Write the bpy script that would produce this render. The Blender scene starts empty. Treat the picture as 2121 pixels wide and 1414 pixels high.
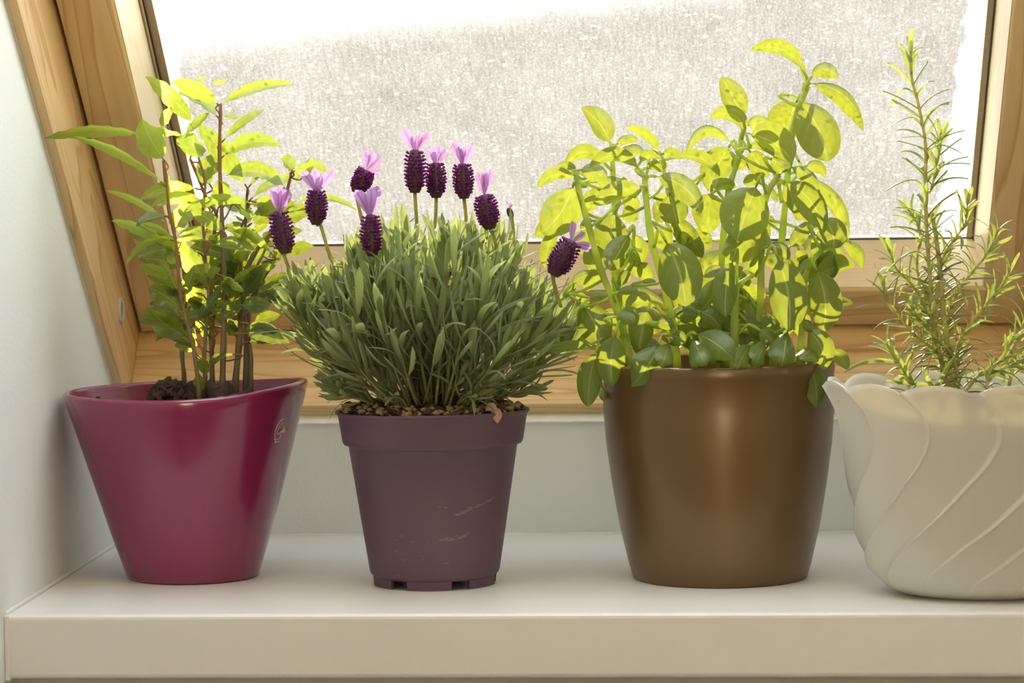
import bpy, bmesh, math, random
import numpy as np
from mathutils import Vector, Matrix, noise
random.seed(11)
SC = bpy.context.scene
COL = SC.collection
PI = math.pi
# ------------------------------------------------------------------ camera, sky, sun, fill, exposure
CAM_LOC=[0.46161, -1.875, 0.2863]
CAM_R=[0.997508, 0.069249, -0.013521]
CAM_U=[0.009304, 0.06086, 0.998103]
CAM_F=[-0.069941, 0.995741, -0.060064]

cd = bpy.data.cameras.new('camera'); cam = bpy.data.objects.new('camera', cd); COL.objects.link(cam); SC.camera = cam
R = Matrix((CAM_R, CAM_U, [-v for v in CAM_F])).transposed()
cam.matrix_world = Matrix.Translation(CAM_LOC) @ R.to_4x4()
cd.sensor_width = 36.0; cd.lens = 6173.4 * 36.0 / 2121.0
cd.clip_start = 0.05; cd.clip_end = 500
cd.dof.use_dof = True; cd.dof.focus_distance = 2.03; cd.dof.aperture_fstop = 13

SC.view_settings.view_transform = 'Standard'; SC.view_settings.look = 'None'
SC.view_settings.gamma = 1; SC.view_settings.use_curve_mapping = False
SC.view_settings.exposure = 0.0

SUN_EL, SUN_AZ, SUN_E = math.radians(14.5), math.radians(7.0), 62.0
SKY_E = 4.2
sd = bpy.data.lights.new('sun', 'SUN'); so = bpy.data.objects.new('sun', sd); COL.objects.link(so)
sdir = Vector((math.sin(SUN_AZ)*math.cos(SUN_EL), -math.cos(SUN_AZ)*math.cos(SUN_EL), -math.sin(SUN_EL)))
so.rotation_euler = sdir.to_track_quat('-Z', 'Y').to_euler()
sd.energy = SUN_E; sd.angle = math.radians(0.8); sd.color = (1.0, 0.88, 0.62)

w = bpy.data.worlds.new('sky'); SC.world = w; w.use_nodes = True
nt = w.node_tree; nt.nodes.clear()
wo = nt.nodes.new('ShaderNodeOutputWorld'); bg = nt.nodes.new('ShaderNodeBackground')
tc = nt.nodes.new('ShaderNodeTexCoord'); sx = nt.nodes.new('ShaderNodeSeparateXYZ'); cr = nt.nodes.new('ShaderNodeValToRGB')
nt.links.new(tc.outputs['Generated'], sx.inputs[0]); nt.links.new(sx.outputs['Z'], cr.inputs[0])
cr.color_ramp.elements[0].position = 0.0; cr.color_ramp.elements[0].color = (1.0, .97, .90, 1)
cr.color_ramp.elements[1].position = 0.5; cr.color_ramp.elements[1].color = (.80, .91, 1.0, 1)
nt.links.new(cr.outputs[0], bg.inputs[0]); bg.inputs[1].default_value = SKY_E
nt.links.new(bg.outputs[0], wo.inputs[0])

FILL_W = 13.5
ld = bpy.data.lights.new('room_fill_light', 'AREA'); lo = bpy.data.objects.new('room_fill_light', ld); COL.objects.link(lo)  # added fill lamp, unseen, stands in for the room's ambient light
ld.shape = 'RECTANGLE'; ld.size = 2.3; ld.size_y = 1.5; ld.energy = FILL_W; ld.color = (1.0, .86, .68)
lo.location = (1.3, -3.3, .75); lo.rotation_euler = (math.radians(90), 0, 0)
lo.rotation_euler = (Vector((.4, 0, .1)) - lo.location).to_track_quat('-Z', 'Y').to_euler()

# ------------------------------------------------------------------ node helpers
def newmat(name):
    m = bpy.data.materials.new(name); m.use_nodes = True; m.node_tree.nodes.clear(); return m, m.node_tree
def N(t, k, **kw):
    n = t.nodes.new('ShaderNode' + k)
    for a, b in kw.items():
        if a.startswith('i_'): n.inputs[int(a[2:])].default_value = b
        else: setattr(n, a, b)
    return n
def math_(t, op, a, b=None, c=None, clamp=False):
    n = N(t, 'Math', operation=op); n.use_clamp = clamp
    for i, v in enumerate((a, b, c)):
        if v is None: continue
        if isinstance(v, (int, float)): n.inputs[i].default_value = v
        else: t.links.new(v, n.inputs[i])
    return n.outputs[0]
def mixc(t, f, a, b):
    n = N(t, 'Mix', data_type='RGBA')
    for i, v in ((0, f), (6, a), (7, b)):
        if isinstance(v, (int, float)): n.inputs[i].default_value = v
        elif isinstance(v, tuple): n.inputs[i].default_value = (*v, 1) if len(v) == 3 else v
        else: t.links.new(v, n.inputs[i])
    return n.outputs[2]
def ramp(t, fac, stops):
    n = N(t, 'ValToRGB'); e = n.color_ramp.elements
    while len(e) < len(stops): e.new(0.5)
    for q, (p, c) in zip(e, stops): q.position = p; q.color = (*c, 1) if len(c) == 3 else c
    t.links.new(fac, n.inputs[0]); return n.outputs[0]
def noise_(t, vec, scale, detail=3, rough=.5, dist=0.0):
    n = N(t, 'TexNoise'); n.inputs['Scale'].default_value = scale; n.inputs['Detail'].default_value = detail
    n.inputs['Roughness'].default_value = rough; n.inputs['Distortion'].default_value = dist
    if vec is not None: t.links.new(vec, n.inputs['Vector'])
    return n.outputs['Fac']
def mapping(t, src, scale=(1, 1, 1), loc=(0, 0, 0)):
    m = N(t, 'Mapping'); m.inputs['Scale'].default_value = scale; m.inputs['Location'].default_value = loc
    t.links.new(src, m.inputs[0]); return m.outputs[0]
def bsdf(t, col, rough=.5, metal=0, spec=.5, coat=0, coat_r=.1, sheen=0):
    p = N(t, 'BsdfPrincipled')
    if isinstance(col, tuple): p.inputs['Base Color'].default_value = (*col, 1)
    else: t.links.new(col, p.inputs['Base Color'])
    if isinstance(rough, (int, float)): p.inputs['Roughness'].default_value = rough
    else: t.links.new(rough, p.inputs['Roughness'])
    p.inputs['Metallic'].default_value = metal; p.inputs['Specular IOR Level'].default_value = spec
    p.inputs['Coat Weight'].default_value = coat; p.inputs['Coat Roughness'].default_value = coat_r
    p.inputs['Sheen Weight'].default_value = sheen
    return p
def out(t, sh):
    o = N(t, 'OutputMaterial'); t.links.new(sh, o.inputs[0])
def bump(t, h, p, strength=.3, dist=.001):
    b = N(t, 'Bump'); b.inputs['Strength'].default_value = strength; b.inputs['Distance'].default_value = dist
    t.links.new(h, b.inputs['Height']); t.links.new(b.outputs[0], p.inputs['Normal'])
def objc(t): return N(t, 'TexCoord').outputs['Object']

def m_plain(name, col, rough=.5, var=.06, nscale=30, bs=.1, bd=.0005, bscale=200, **kw):
    m, t = newmat(name); c = objc(t); f = noise_(t, c, nscale, 4)
    cc = mixc(t, f, tuple(v*(1-var) for v in col), tuple(min(1, v*(1+var)) for v in col))
    p = bsdf(t, cc, rough, **kw)
    if bs: bump(t, noise_(t, c, bscale, 3), p, bs, bd)
    out(t, p.outputs[0]); return m

def m_wood(name, along, light=(.78, .56, .29), dark=(.47, .255, .10), fr=10.0):
    m, t = newmat(name); c = objc(t)
    sc = [30, 30, 30]; sc[along] = 1.4
    v = mapping(t, c, tuple(sc)); a = noise_(t, v, 1.0, 2.0, .45, .4)
    s2 = [2.6, 2.6, 2.6]; s2[along] = .7
    g = noise_(t, mapping(t, c, tuple(s2), (3, 1, 2)), 2.0, 2)
    f = math_(t, 'FRACT', math_(t, 'MULTIPLY', math_(t, 'ADD', a, math_(t, 'MULTIPLY', g, .8)), fr))
    mid = tuple(l*.62+d*.38 for l, d in zip(light, dark))
    rc = ramp(t, f, [(0, light), (.40, tuple(v*.92 for v in light)), (.74, mid), (.90, dark), (1, light)])
    s3 = [420, 420, 420]; s3[along] = 9
    fine = noise_(t, mapping(t, c, tuple(s3)), 1, 2)
    hue = mixc(t, math_(t, 'MULTIPLY', fine, .35), rc, tuple(v*.72 for v in mid))
    big = noise_(t, mapping(t, c, tuple(x*.4 for x in sc)), 1, 1)
    hue = mixc(t, math_(t, 'MULTIPLY', big, .35), hue, (light[0]*1.1, light[1]*1.08, light[2]*.95))
    p = bsdf(t, hue, .42, spec=.4, coat=.15, coat_r=.3); bump(t, fine, p, .12, .0003)
    out(t, p.outputs[0]); return m

def m_leaf(name, top, trans, vein, rough=.34, fac=.5, nlat=7.0, slant=2.2, latw=.93, spec=.45, var=.22, latf=.5, sheen=0, midw=.075):
    m, t = newmat(name); uv = N(t, 'UVMap'); s = N(t, 'SeparateXYZ'); t.links.new(uv.outputs[0], s.inputs[0])
    u, v = s.outputs[0], s.outputs[1]
    av = math_(t, 'ABSOLUTE', math_(t, 'SUBTRACT', math_(t, 'MULTIPLY', v, 2.0), 1.0))
    mid = math_(t, 'SUBTRACT', 1.0, math_(t, 'DIVIDE', av, midw), clamp=True)
    ph = math_(t, 'SUBTRACT', math_(t, 'MULTIPLY', u, nlat), math_(t, 'MULTIPLY', math_(t, 'POWER', av, .8), slant))
    lat = math_(t, 'SINE', math_(t, 'MULTIPLY', ph, 2*PI))
    lat = math_(t, 'MULTIPLY', math_(t, 'SUBTRACT', lat, latw), 1/(1-latw), clamp=True)
    lat = math_(t, 'MULTIPLY', lat, latf)
    vm = math_(t, 'MAXIMUM', mid, lat)
    oi = N(t, 'ObjectInfo'); c = N(t, 'NewGeometry').outputs['Position']
    nz = noise_(t, c, 55, 4, .6)
    rnd = math_(t, 'MULTIPLY', oi.outputs['Random'], 1.0)
    k = math_(t, 'ADD', math_(t, 'MULTIPLY', rnd, .6), math_(t, 'MULTIPLY', nz, .5), clamp=True)
    ctop = mixc(t, k, tuple(x*(1-var) for x in top), tuple(min(1, x*(1+var)) for x in top))
    ctr = mixc(t, k, tuple(x*(1-var*.6) for x in trans), tuple(min(1, x*(1+var*.5)) for x in trans))
    ctop = mixc(t, math_(t, 'MULTIPLY', vm, .55), ctop, vein); ctr = mixc(t, math_(t, 'MULTIPLY', vm, .6), ctr, vein)
    p = bsdf(t, ctop, rough, spec=spec, sheen=sheen, coat=.35 if sheen == 0 else 0, coat_r=.22)
    hgt = math_(t, 'ADD', math_(t, 'MULTIPLY', vm, -1.0), math_(t, 'MULTIPLY', noise_(t, c, 900, 2), .4))
    bump(t, hgt, p, .35, .0006)
    tr = N(t, 'BsdfTranslucent'); t.links.new(ctr, tr.inputs[0])
    mx = N(t, 'MixShader'); mx.inputs[0].default_value = fac
    t.links.new(p.outputs[0], mx.inputs[1]); t.links.new(tr.outputs[0], mx.inputs[2])
    out(t, mx.outputs[0]); return m

M = {}
M['wall'] = m_plain('white_wall_paint', (.80, .82, .80), .75, .02, 6, .5, .0006, 260)
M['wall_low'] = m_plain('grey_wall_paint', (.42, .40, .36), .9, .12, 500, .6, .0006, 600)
M['sill'] = m_plain('white_laminate', (.80, .79, .76), .36, .012, 300, .08, .0003, 900, spec=.45)
M['caulk'] = m_plain('caulk', (.78, .77, .72), .5, .06, 200)
M['floor'] = m_plain('floor_wood', (.34, .2, .1), .5, .2, 4)
M['wood_s'] = m_wood('pine_along_slope', 1)
M['wood_u'] = m_wood('pine_across', 0)
M['wood_pale'] = m_wood('pine_lit_across', 0, (.80, .66, .45), (.66, .47, .27), 26)  # same pine, with the light on the bottom bevel put into its colour
M['wood_lit_s'] = m_wood('pine_lit_slope', 1, (.80, .66, .42), (.66, .46, .24), 9)  # same pine, with the light on the side bevels put into its colour
M['gasket'] = m_plain('dark_rubber', (.05, .042, .035), .6)
M['spacer'] = m_plain('aluminium_spacer', (.50, .40, .28), .4, .15, 120, metal=.5)
M['plug'] = m_plain('grey_plastic', (.52, .49, .45), .45)
M['plug_in'] = m_plain('grey_plastic_recess', (.30, .28, .25), .5)
M['lawn'] = m_plain('grass', (.52, .47, .20), .9, .35, .8, 0)
M['bush'] = m_plain('hedge', (.22, .26, .10), .9, .5, 1.5, 0)
M['magenta'] = m_plain('magenta_glaze', (.21, .012, .066), .20, .04, 12, .05, .0004, 25, spec=.6, coat=.5, coat_r=.12)
M['purple'] = m_plain('purple_plastic', (.115, .064, .088), .5, .10, 18, .06, .0003, 300, spec=.4)
M['purple_scuff'] = m_plain('scuff', (.30, .20, .19), .8)
M['white_pot'] = None
M['soil'] = m_plain('peat', (.045, .025, .015), .95, .5, 300, .8, .002, 500)
M['crumb'] = m_plain('peat_crumb', (.30, .20, .09), .95, .4, 400, .5, .001, 700)
M['crumb_dark'] = m_plain('soil_crumb', (.06, .035, .02), .95, .4, 400)
M['dry'] = m_plain('dry_leaf', (.42, .26, .16), .85, .35, 250)
M['logo'] = m_plain('silver_print', (.70, .52, .58), .4)
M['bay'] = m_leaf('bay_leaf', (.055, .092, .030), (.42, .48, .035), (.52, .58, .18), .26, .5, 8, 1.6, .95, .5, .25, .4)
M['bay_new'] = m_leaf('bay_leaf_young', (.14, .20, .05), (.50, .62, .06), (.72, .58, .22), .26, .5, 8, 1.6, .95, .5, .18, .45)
M['basil'] = m_leaf('basil_leaf', (.095, .15, .042), (.50, .55, .045), (.55, .66, .20), .34, .5, 5.0, 1.9, .955, .45, .20, .35)
M['lav'] = m_leaf('lavender_leaf', (.100, .115, .055), (.52, .60, .16), (.40, .46, .24), .60, .42, 1, 0, .999, .35, .25, 0, .4)
M['ros'] = m_leaf('rosemary_leaf', (.105, .145, .055), (.62, .68, .12), (.62, .66, .30), .45, .42, 1, 0, .999, .4, .25, 0, .2)
def m_stem(name, a, b, tr, fac=.3):
    m, t = newmat(name); c = objc(t); n = noise_(t, c, 60, 3)
    col = mixc(t, n, a, b); p = bsdf(t, col, .5)
    q = N(t, 'BsdfTranslucent'); q.inputs[0].default_value = (*tr, 1)
    mx = N(t, 'MixShader'); mx.inputs[0].default_value = fac
    t.links.new(p.outputs[0], mx.inputs[1]); t.links.new(q.outputs[0], mx.inputs[2]); out(t, mx.outputs[0]); return m
M['bay_stem'] = m_stem('bay_stem', (.13, .10, .045), (.20, .15, .07), (.3, .2, .05), .1)
M['bay_twig'] = m_stem('bay_twig_red', (.24, .09, .04), (.26, .17, .06), (.6, .25, .05), .25)
M['basil_stem'] = m_stem('basil_stem', (.28, .36, .09), (.38, .44, .14), (.75, .85, .12), .5)
M['lav_stem'] = m_stem('lavender_stem', (.22, .24, .10), (.32, .32, .14), (.75, .7, .25), .4)
M['ros_stem'] = m_stem('rosemary_stem', (.36, .36, .16), (.42, .36, .20), (.8, .75, .25), .4)
M['head'] = m_stem('flower_head', (.045, .020, .018), (.085, .042, .028), (.35, .1, .06), .18)
M['floret'] = m_stem('floret', (.09, .010, .11), (.15, .018, .15), (.62, .05, .58), .5)
M['petal'] = m_leaf('lilac_petal', (.36, .22, .45), (.66, .38, .74), (.30, .04, .20), .5, .6, 3, 1.5, .9, .3, .12, .6, 0, .30)

def m_gold():
    m, t = newmat('brown_gold_paint'); c = objc(t)
    n = noise_(t, mapping(t, c, (1, 1, .25)), 28, 4, .6)
    col = mixc(t, n, (.125, .070, .021), (.165, .095, .032))
    p = bsdf(t, col, .34, metal=.30, spec=.5, coat=.28, coat_r=.20)
    bump(t, noise_(t, c, 35, 2), p, .05, .0006); out(t, p.outputs[0]); return m
M['gold'] = m_gold()
def m_white_pot():
    m, t = newmat('white_plastic'); c = objc(t)
    col = mixc(t, noise_(t, c, 25, 3), (.82, .80, .74), (.87, .85, .79))
    p = bsdf(t, col, .38, spec=.45); tr = N(t, 'BsdfTranslucent'); tr.inputs[0].default_value = (.85, .78, .58, 1)
    mx = N(t, 'MixShader'); mx.inputs[0].default_value = .30
    t.links.new(p.outputs[0], mx.inputs[1]); t.links.new(tr.outputs[0], mx.inputs[2]); out(t, mx.outputs[0]); return m
M['white_pot'] = m_white_pot()

# glass: coordinates are the window's own (u across, s up the slope)
def m_glass():
    m, t = newmat('clear_glass'); tr = N(t, 'BsdfTransparent'); tr.inputs[0].default_value = (.97, .98, .97, 1)
    g = N(t, 'BsdfGlossy'); g.inputs['Roughness'].default_value = .02
    fr = N(t, 'Fresnel'); fr.inputs[0].default_value = 1.25
    mx = N(t, 'MixShader'); t.links.new(fr.outputs[0], mx.inputs[0]); t.links.new(tr.outputs[0], mx.inputs[1]); t.links.new(g.outputs[0], mx.inputs[2])
    out(t, mx.outputs[0]); return m
def m_grime():
    m, t = newmat('rain_dried_grime'); c = objc(t); s = N(t, 'SeparateXYZ'); t.links.new(c, s.inputs[0]); u, v = s.outputs[0], s.outputs[1]
    streak = noise_(t, mapping(t, c, (430, 60, 1)), 1, 3, .6)
    spots = noise_(t, mapping(t, c, (620, 420, 1)), 1, 4, .7)
    cloud = noise_(t, mapping(t, c, (16, 16, 1)), 1, 3)
    edge_n = math_(t, 'MULTIPLY', math_(t, 'SUBTRACT', noise_(t, c, 60, 4), .5), .018)
    # the wiped margins along the gaskets
    dr = math_(t, 'SUBTRACT', math_(t, 'ADD', .630, math_(t, 'MULTIPLY', v, .036)), u)
    dl = math_(t, 'SUBTRACT', u, .066)
    db = math_(t, 'SUBTRACT', v, .0394)
    dd = math_(t, 'MINIMUM', dr, dl)
    mask = math_(t, 'MULTIPLY', math_(t, 'ADD', dd, edge_n), 160, clamp=True)
    mask = math_(t, 'MULTIPLY', mask, math_(t, 'MULTIPLY', math_(t, 'ADD', db, math_(t, 'MULTIPLY', edge_n, .12)), 420, clamp=True))
    # the clean upper wedge on the left
    wedge = math_(t, 'SUBTRACT', math_(t, 'ADD', .302, math_(t, 'MULTIPLY', math_(t, 'SUBTRACT', u, .072), .132)), v)
    mask2 = math_(t, 'MULTIPLY', math_(t, 'ADD', wedge, edge_n), 13, clamp=True)
    mask2 = math_(t, 'SUBTRACT', 1.0, math_(t, 'POWER', math_(t, 'SUBTRACT', 1.0, mask2), 2.6))
    right = math_(t, 'MULTIPLY', math_(t, 'SUBTRACT', u, .26), 4.5, clamp=True)
    mask = math_(t, 'MULTIPLY', mask, math_(t, 'MAXIMUM', mask2, right))
    dens = math_(t, 'ADD', math_(t, 'MULTIPLY', streak, .32), math_(t, 'MULTIPLY', spots, .60))
    dens = math_(t, 'ADD', dens, math_(t, 'MULTIPLY', cloud, .22))
    dens = math_(t, 'ADD', math_(t, 'MULTIPLY', dens, .50), .59, clamp=True)
    high = math_(t, 'MULTIPLY', math_(t, 'SUBTRACT', .40, v), 14, clamp=True)      # unseen upper pane kept clear to let more skylight in
    fac = math_(t, 'MULTIPLY', math_(t, 'MULTIPLY', dens, mask), high)
    tr = N(t, 'BsdfTransparent'); tl = N(t, 'BsdfTranslucent'); tl.inputs[0].default_value = (.0195, .0185, .0185, 1)
    mx = N(t, 'MixShader'); t.links.new(fac, mx.inputs[0]); t.links.new(tr.outputs[0], mx.inputs[1]); t.links.new(tl.outputs[0], mx.inputs[2])
    out(t, mx.outputs[0]); return m
def m_drop():
    m, t = newmat('water_drop'); tl = N(t, 'BsdfTranslucent'); tl.inputs[0].default_value = (.62, .60, .58, 1)
    tr = N(t, 'BsdfTransparent'); mx = N(t, 'MixShader'); mx.inputs[0].default_value = .85
    t.links.new(tr.outputs[0], mx.inputs[1]); t.links.new(tl.outputs[0], mx.inputs[2]); out(t, mx.outputs[0]); return m
M['glass'] = m_glass(); M['grime'] = m_grime(); M['drop'] = m_drop()

# ------------------------------------------------------------------ object helpers
def mesh(name, vs, fs, mat, smooth=True, uvs=None):
    me = bpy.data.meshes.new(name); me.from_pydata([tuple(v) for v in vs], [], [tuple(f) for f in fs])
    for k in (mat if isinstance(mat, (list, tuple)) else [mat]): me.materials.append(k)
    if smooth: me.polygons.foreach_set('use_smooth', [True]*len(me.polygons))
    if uvs is not None:
        l = me.uv_layers.new(name='UVMap'); li = np.empty(len(me.loops), dtype=np.int32); me.loops.foreach_get('vertex_index', li)
        l.data.foreach_set('uv', np.asarray(uvs, dtype=np.float32)[li].ravel())
    return me
def obj(name, me, parent=None, loc=None, mw=None):
    o = bpy.data.objects.new(name, me); COL.objects.link(o)
    if parent is not None: o.parent = parent
    if loc is not None: o.location = loc
    if mw is not None: o.matrix_local = mw
    return o
def part(name, vs, fs, mat, parent, root=(0, 0, 0), smooth=True, uvs=None, kind=None, label=None):
    r = Vector(root); o = obj(name, mesh(name, [Vector(v)-r for v in vs], fs, mat, smooth, uvs), parent)
    if kind: o['kind'] = kind
    if label: o['label'] = label
    return o
def thing(name, label, cat, loc, group=None):
    o = bpy.data.objects.new(name, None); COL.objects.link(o); o.location = loc; o.empty_display_size = .02
    o['label'] = label; o['category'] = cat
    if group: o['group'] = group
    return o
def box(x0, x1, y0, y1, z0, z1):
    return [(x, y, z) for z in (z0, z1) for y in (y0, y1) for x in (x0, x1)], [(0, 2, 3, 1), (4, 5, 7, 6), (0, 1, 5, 4), (2, 6, 7, 3), (0, 4, 6, 2), (1, 3, 7, 5)]
def prism(poly, a0, a1, axis):
    """poly: list of 2-tuples in the other two axes, extruded along axis"""
    n = len(poly); vs = []
    for a in (a0, a1):
        for p in poly:
            v = list(p); v.insert(axis, a); vs.append(tuple(v))
    fs = [tuple(range(n))[::-1], tuple(range(n, 2*n))] + [(i, (i+1) % n, n+(i+1) % n, n+i) for i in range(n)]
    return vs, fs
def recalc(me):
    bm = bmesh.new(); bm.from_mesh(me); bmesh.ops.recalc_face_normals(bm, faces=bm.faces); bm.to_mesh(me); bm.free()
def bevel(o, w_, seg=3, ang=40):
    m = o.modifiers.new('bevel', 'BEVEL'); m.width = w_; m.segments = seg; m.limit_method = 'ANGLE'; m.angle_limit = math.radians(ang)
def struct(name, vs, fs, mat, parent=None, bev=0, smooth=False):
    me = mesh(name, vs, fs, mat, smooth); recalc(me); o = obj(name, me, parent)
    if parent is None: o['kind'] = 'structure'
    if bev: bevel(o, bev)
    return o
def tube_geo(pts, radii, n=8, cap=True):
    pts = [Vector(p) for p in pts]; vs = []; fs = []; k = len(pts)
    up = Vector((0, -1, 0))
    for i, p in enumerate(pts):
        t = (pts[min(i+1, k-1)] - pts[max(i-1, 0)])
        if t.length < 1e-9: t = Vector((0, 0, 1))
        t.normalize(); a = t.cross(up)
        if a.length < 1e-3: a = t.cross(Vector((1, 0, 0)))
        a.normalize(); b = t.cross(a)
        for j in range(n):
            q = 2*PI*j/n; vs.append(p + (a*math.cos(q) + b*math.sin(q))*radii[i])
    for i in range(k-1):
        for j in range(n):
            fs.append((i*n+j, i*n+(j+1) % n, (i+1)*n+(j+1) % n, (i+1)*n+j))
    if cap: fs.append(tuple(range(n))[::-1]); fs.append(tuple(range((k-1)*n, k*n)))
    return vs, fs
def spline(pts, sub=5):
    pts = [Vector(p) for p in pts]; o = []; P = [pts[0]*2-pts[1]] + pts + [pts[-1]*2-pts[-2]]
    for i in range(1, len(P)-2):
        a, b, c, d = P[i-1:i+3]
        for k in range(sub):
            t = k/sub; o.append(.5*((2*b) + (c-a)*t + (2*a-5*b+4*c-d)*t*t + (3*b-a-3*c+d)*t**3))
    o.append(pts[-1]); return o
def join(parts):
    vs = []; fs = []
    for v, f in parts:
        k = len(vs); vs += list(v); fs += [tuple(i+k for i in q) for q in f]
    return vs, fs
def rings(ringf, nr, nphi, close_bottom=True, close_top=False):
    vs = [ringf(i, 2*PI*j/nphi) for i in range(nr) for j in range(nphi)]
    fs = [(i*nphi+j, i*nphi+(j+1) % nphi, (i+1)*nphi+(j+1) % nphi, (i+1)*nphi+j) for i in range(nr-1) for j in range(nphi)]
    if close_bottom: fs.append(tuple(range(nphi))[::-1])
    if close_top: fs.append(tuple(range((nr-1)*nphi, nr*nphi)))
    return vs, fs
def interp(tab, x):
    if x <= tab[0][0]: return tab[0][1]
    for (a, b), (c, d) in zip(tab, tab[1:]):
        if x <= c: return b + (d-b)*(x-a)/(c-a)
    return tab[-1][1]
def smooth_tab(tab, x):
    """Catmull-Rom through the table"""
    n = len(tab)
    if x <= tab[0][0]: return tab[0][1]
    if x >= tab[-1][0]: return tab[-1][1]
    for i in range(n-1):
        if x <= tab[i+1][0]: break
    x1, y1 = tab[i]; x2, y2 = tab[i+1]; h = x2-x1; t = (x-x1)/h
    m1 = (y2-tab[i-1][1])/(x2-tab[i-1][0])*h if i > 0 else (y2-y1)
    m2 = (tab[i+2][1]-y1)/(tab[i+2][0]-x1)*h if i < n-2 else (y2-y1)
    return (2*t**3-3*t*t+1)*y1 + (t**3-2*t*t+t)*m1 + (-2*t**3+3*t*t)*y2 + (t**3-t*t)*m2
def blob(c, r, seed, sub=2, rough=.35, squash=1.0):
    bm = bmesh.new(); bmesh.ops.create_icosphere(bm, subdivisions=sub, radius=1)
    vs = []
    for v in bm.verts:
        d = v.co.normalized(); k = 1 + rough*noise.noise(d*1.6+Vector((seed*3.1, seed*1.7, 0))) + rough*.5*noise.noise(d*5+Vector((seed, 0, 0))) + rough*.25*noise.noise(d*13)
        vs.append(Vector(c) + Vector((d.x*r*k, d.y*r*k, d.z*r*k*squash)))
    fs = [tuple(v.index for v in f.verts) for f in bm.faces]; bm.free(); return vs, fs

# ------------------------------------------------------------------ the setting
TH = 0.72097; CT, ST = math.cos(TH), math.sin(TH)
WO = Vector((0, .37528, .10245))
def slope(s, n, x=0):               # window coordinates -> world
    return (x, WO.y - s*CT + n*ST, WO.z + s*ST + n*CT)
DB = .4006
# sill
vs, fs = box(.0, .712, 0, DB+.01, -.0415, 0)
sill = struct('trim_1', vs, fs, M['sill'], bev=.0032)
vs, fs = box(.0, .0034, -.0012, .03, -.0425, -.0002)
cap = obj('end_cap', mesh('end_cap', vs, fs, M['sill'], False), sill); bevel(cap, .0008, 2)
# caulk bead along the left wall, and behind
vs, fs = tube_geo([(.0006, .002+i*.0166, .0004) for i in range(25)], [.0016+.0001*math.sin(i*2.3) for i in range(25)], 8)
obj('caulk_bead', mesh('caulk_bead', vs, fs, M['caulk']), sill)
vs, fs = tube_geo([(.002+i*.0142, DB-.0005, .0002) for i in range(51)], [.0014+.0003*math.sin(i*1.3) for i in range(51)], 6)
obj('caulk_bead', mesh('caulk_bead', vs, fs, M['caulk']), sill)
# walls
FL, CE, YR = -.9, 1.75, -3.6
gable = [(YR, FL), (WO.y+.1, FL), slope(-.02, .14)[1:], slope(2.3, .14)[1:], (YR, 2.1)]
vs, fs = prism(gable, -.12, 0, 0); struct('wall_left', vs, fs, M['wall'])
vs, fs = prism(gable, 2.6, 2.72, 0); struct('wall_right', vs, fs, M['wall'])
vs, fs = box(-.12, 2.72, YR-.12, YR, FL, 2.2); struct('wall_rear', vs, fs, M['wall'])
vs, fs = prism([(DB, 0), (WO.y-.0005, WO.z-.0125), (WO.y+.004, WO.z-.0125), (WO.y+.13, WO.z+.10), (.62, 0)], 0, .712, 0); struct('wall_back', vs, fs, M['wall'])
# ragged filler line where the plaster meets the pine
pts = [(.004+i*.0071, WO.y-.0008, WO.z-.0128+.0005*noise.noise(Vector((i*.7, 0, 0)))) for i in range(99)]
vs, fs = tube_geo(pts, [.0011+.0007*abs(noise.noise(Vector((i*1.3, 4, 0)))) for i in range(99)], 6)
obj('trim_2', mesh('trim_2', vs, fs, M['caulk']))['kind'] = 'structure'
pts = [slope(.0+i*.011, -.0003, .0004) for i in range(60)]
vs, fs = tube_geo(pts, [.0009+.0007*abs(noise.noise(Vector((i*1.1, 9, 0)))) for i in range(60)], 6)
obj('trim_3', mesh('trim_3', vs, fs, M['caulk']))['kind'] = 'structure'
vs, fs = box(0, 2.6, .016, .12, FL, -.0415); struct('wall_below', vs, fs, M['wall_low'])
vs, fs = prism([(0, -.0415), (.55, -.0415), (.5, WO.z+.1), slope(0, 0)[1:], slope(.5, 0)[1:]], .712, 2.6, 0); struct('wall_knee', vs, fs, M['wall'])
vs, fs = box(-.12, 2.72, YR, .12, FL-.1, FL); struct('floor', vs, fs, M['floor'])
# sloped ceiling above and beside the window, then the flat one
a, b, c_, d = slope(1.062, 0), slope(1.062, .16), slope(2.3, .16), slope(2.3, 0)
vs, fs = prism([a[1:], b[1:], c_[1:], d[1:]], 0, 2.6, 0); struct('ceiling_slope', vs, fs, M['wall'])
a, b, c_, d = slope(-.05, .005), slope(-.05, .165), slope(1.062, .165), slope(1.062, 0)
vs, fs = prism([a[1:], b[1:], c_[1:], d[1:]], .712, 2.6, 0); struct('ceiling_slope_right', vs, fs, M['wall'])
yc = WO.y - (CE-WO.z)/ST*CT
vs, fs = box(-.12, 2.72, YR, yc+.25, CE, CE+.1); struct('ceiling', vs, fs, M['wall'])

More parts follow.
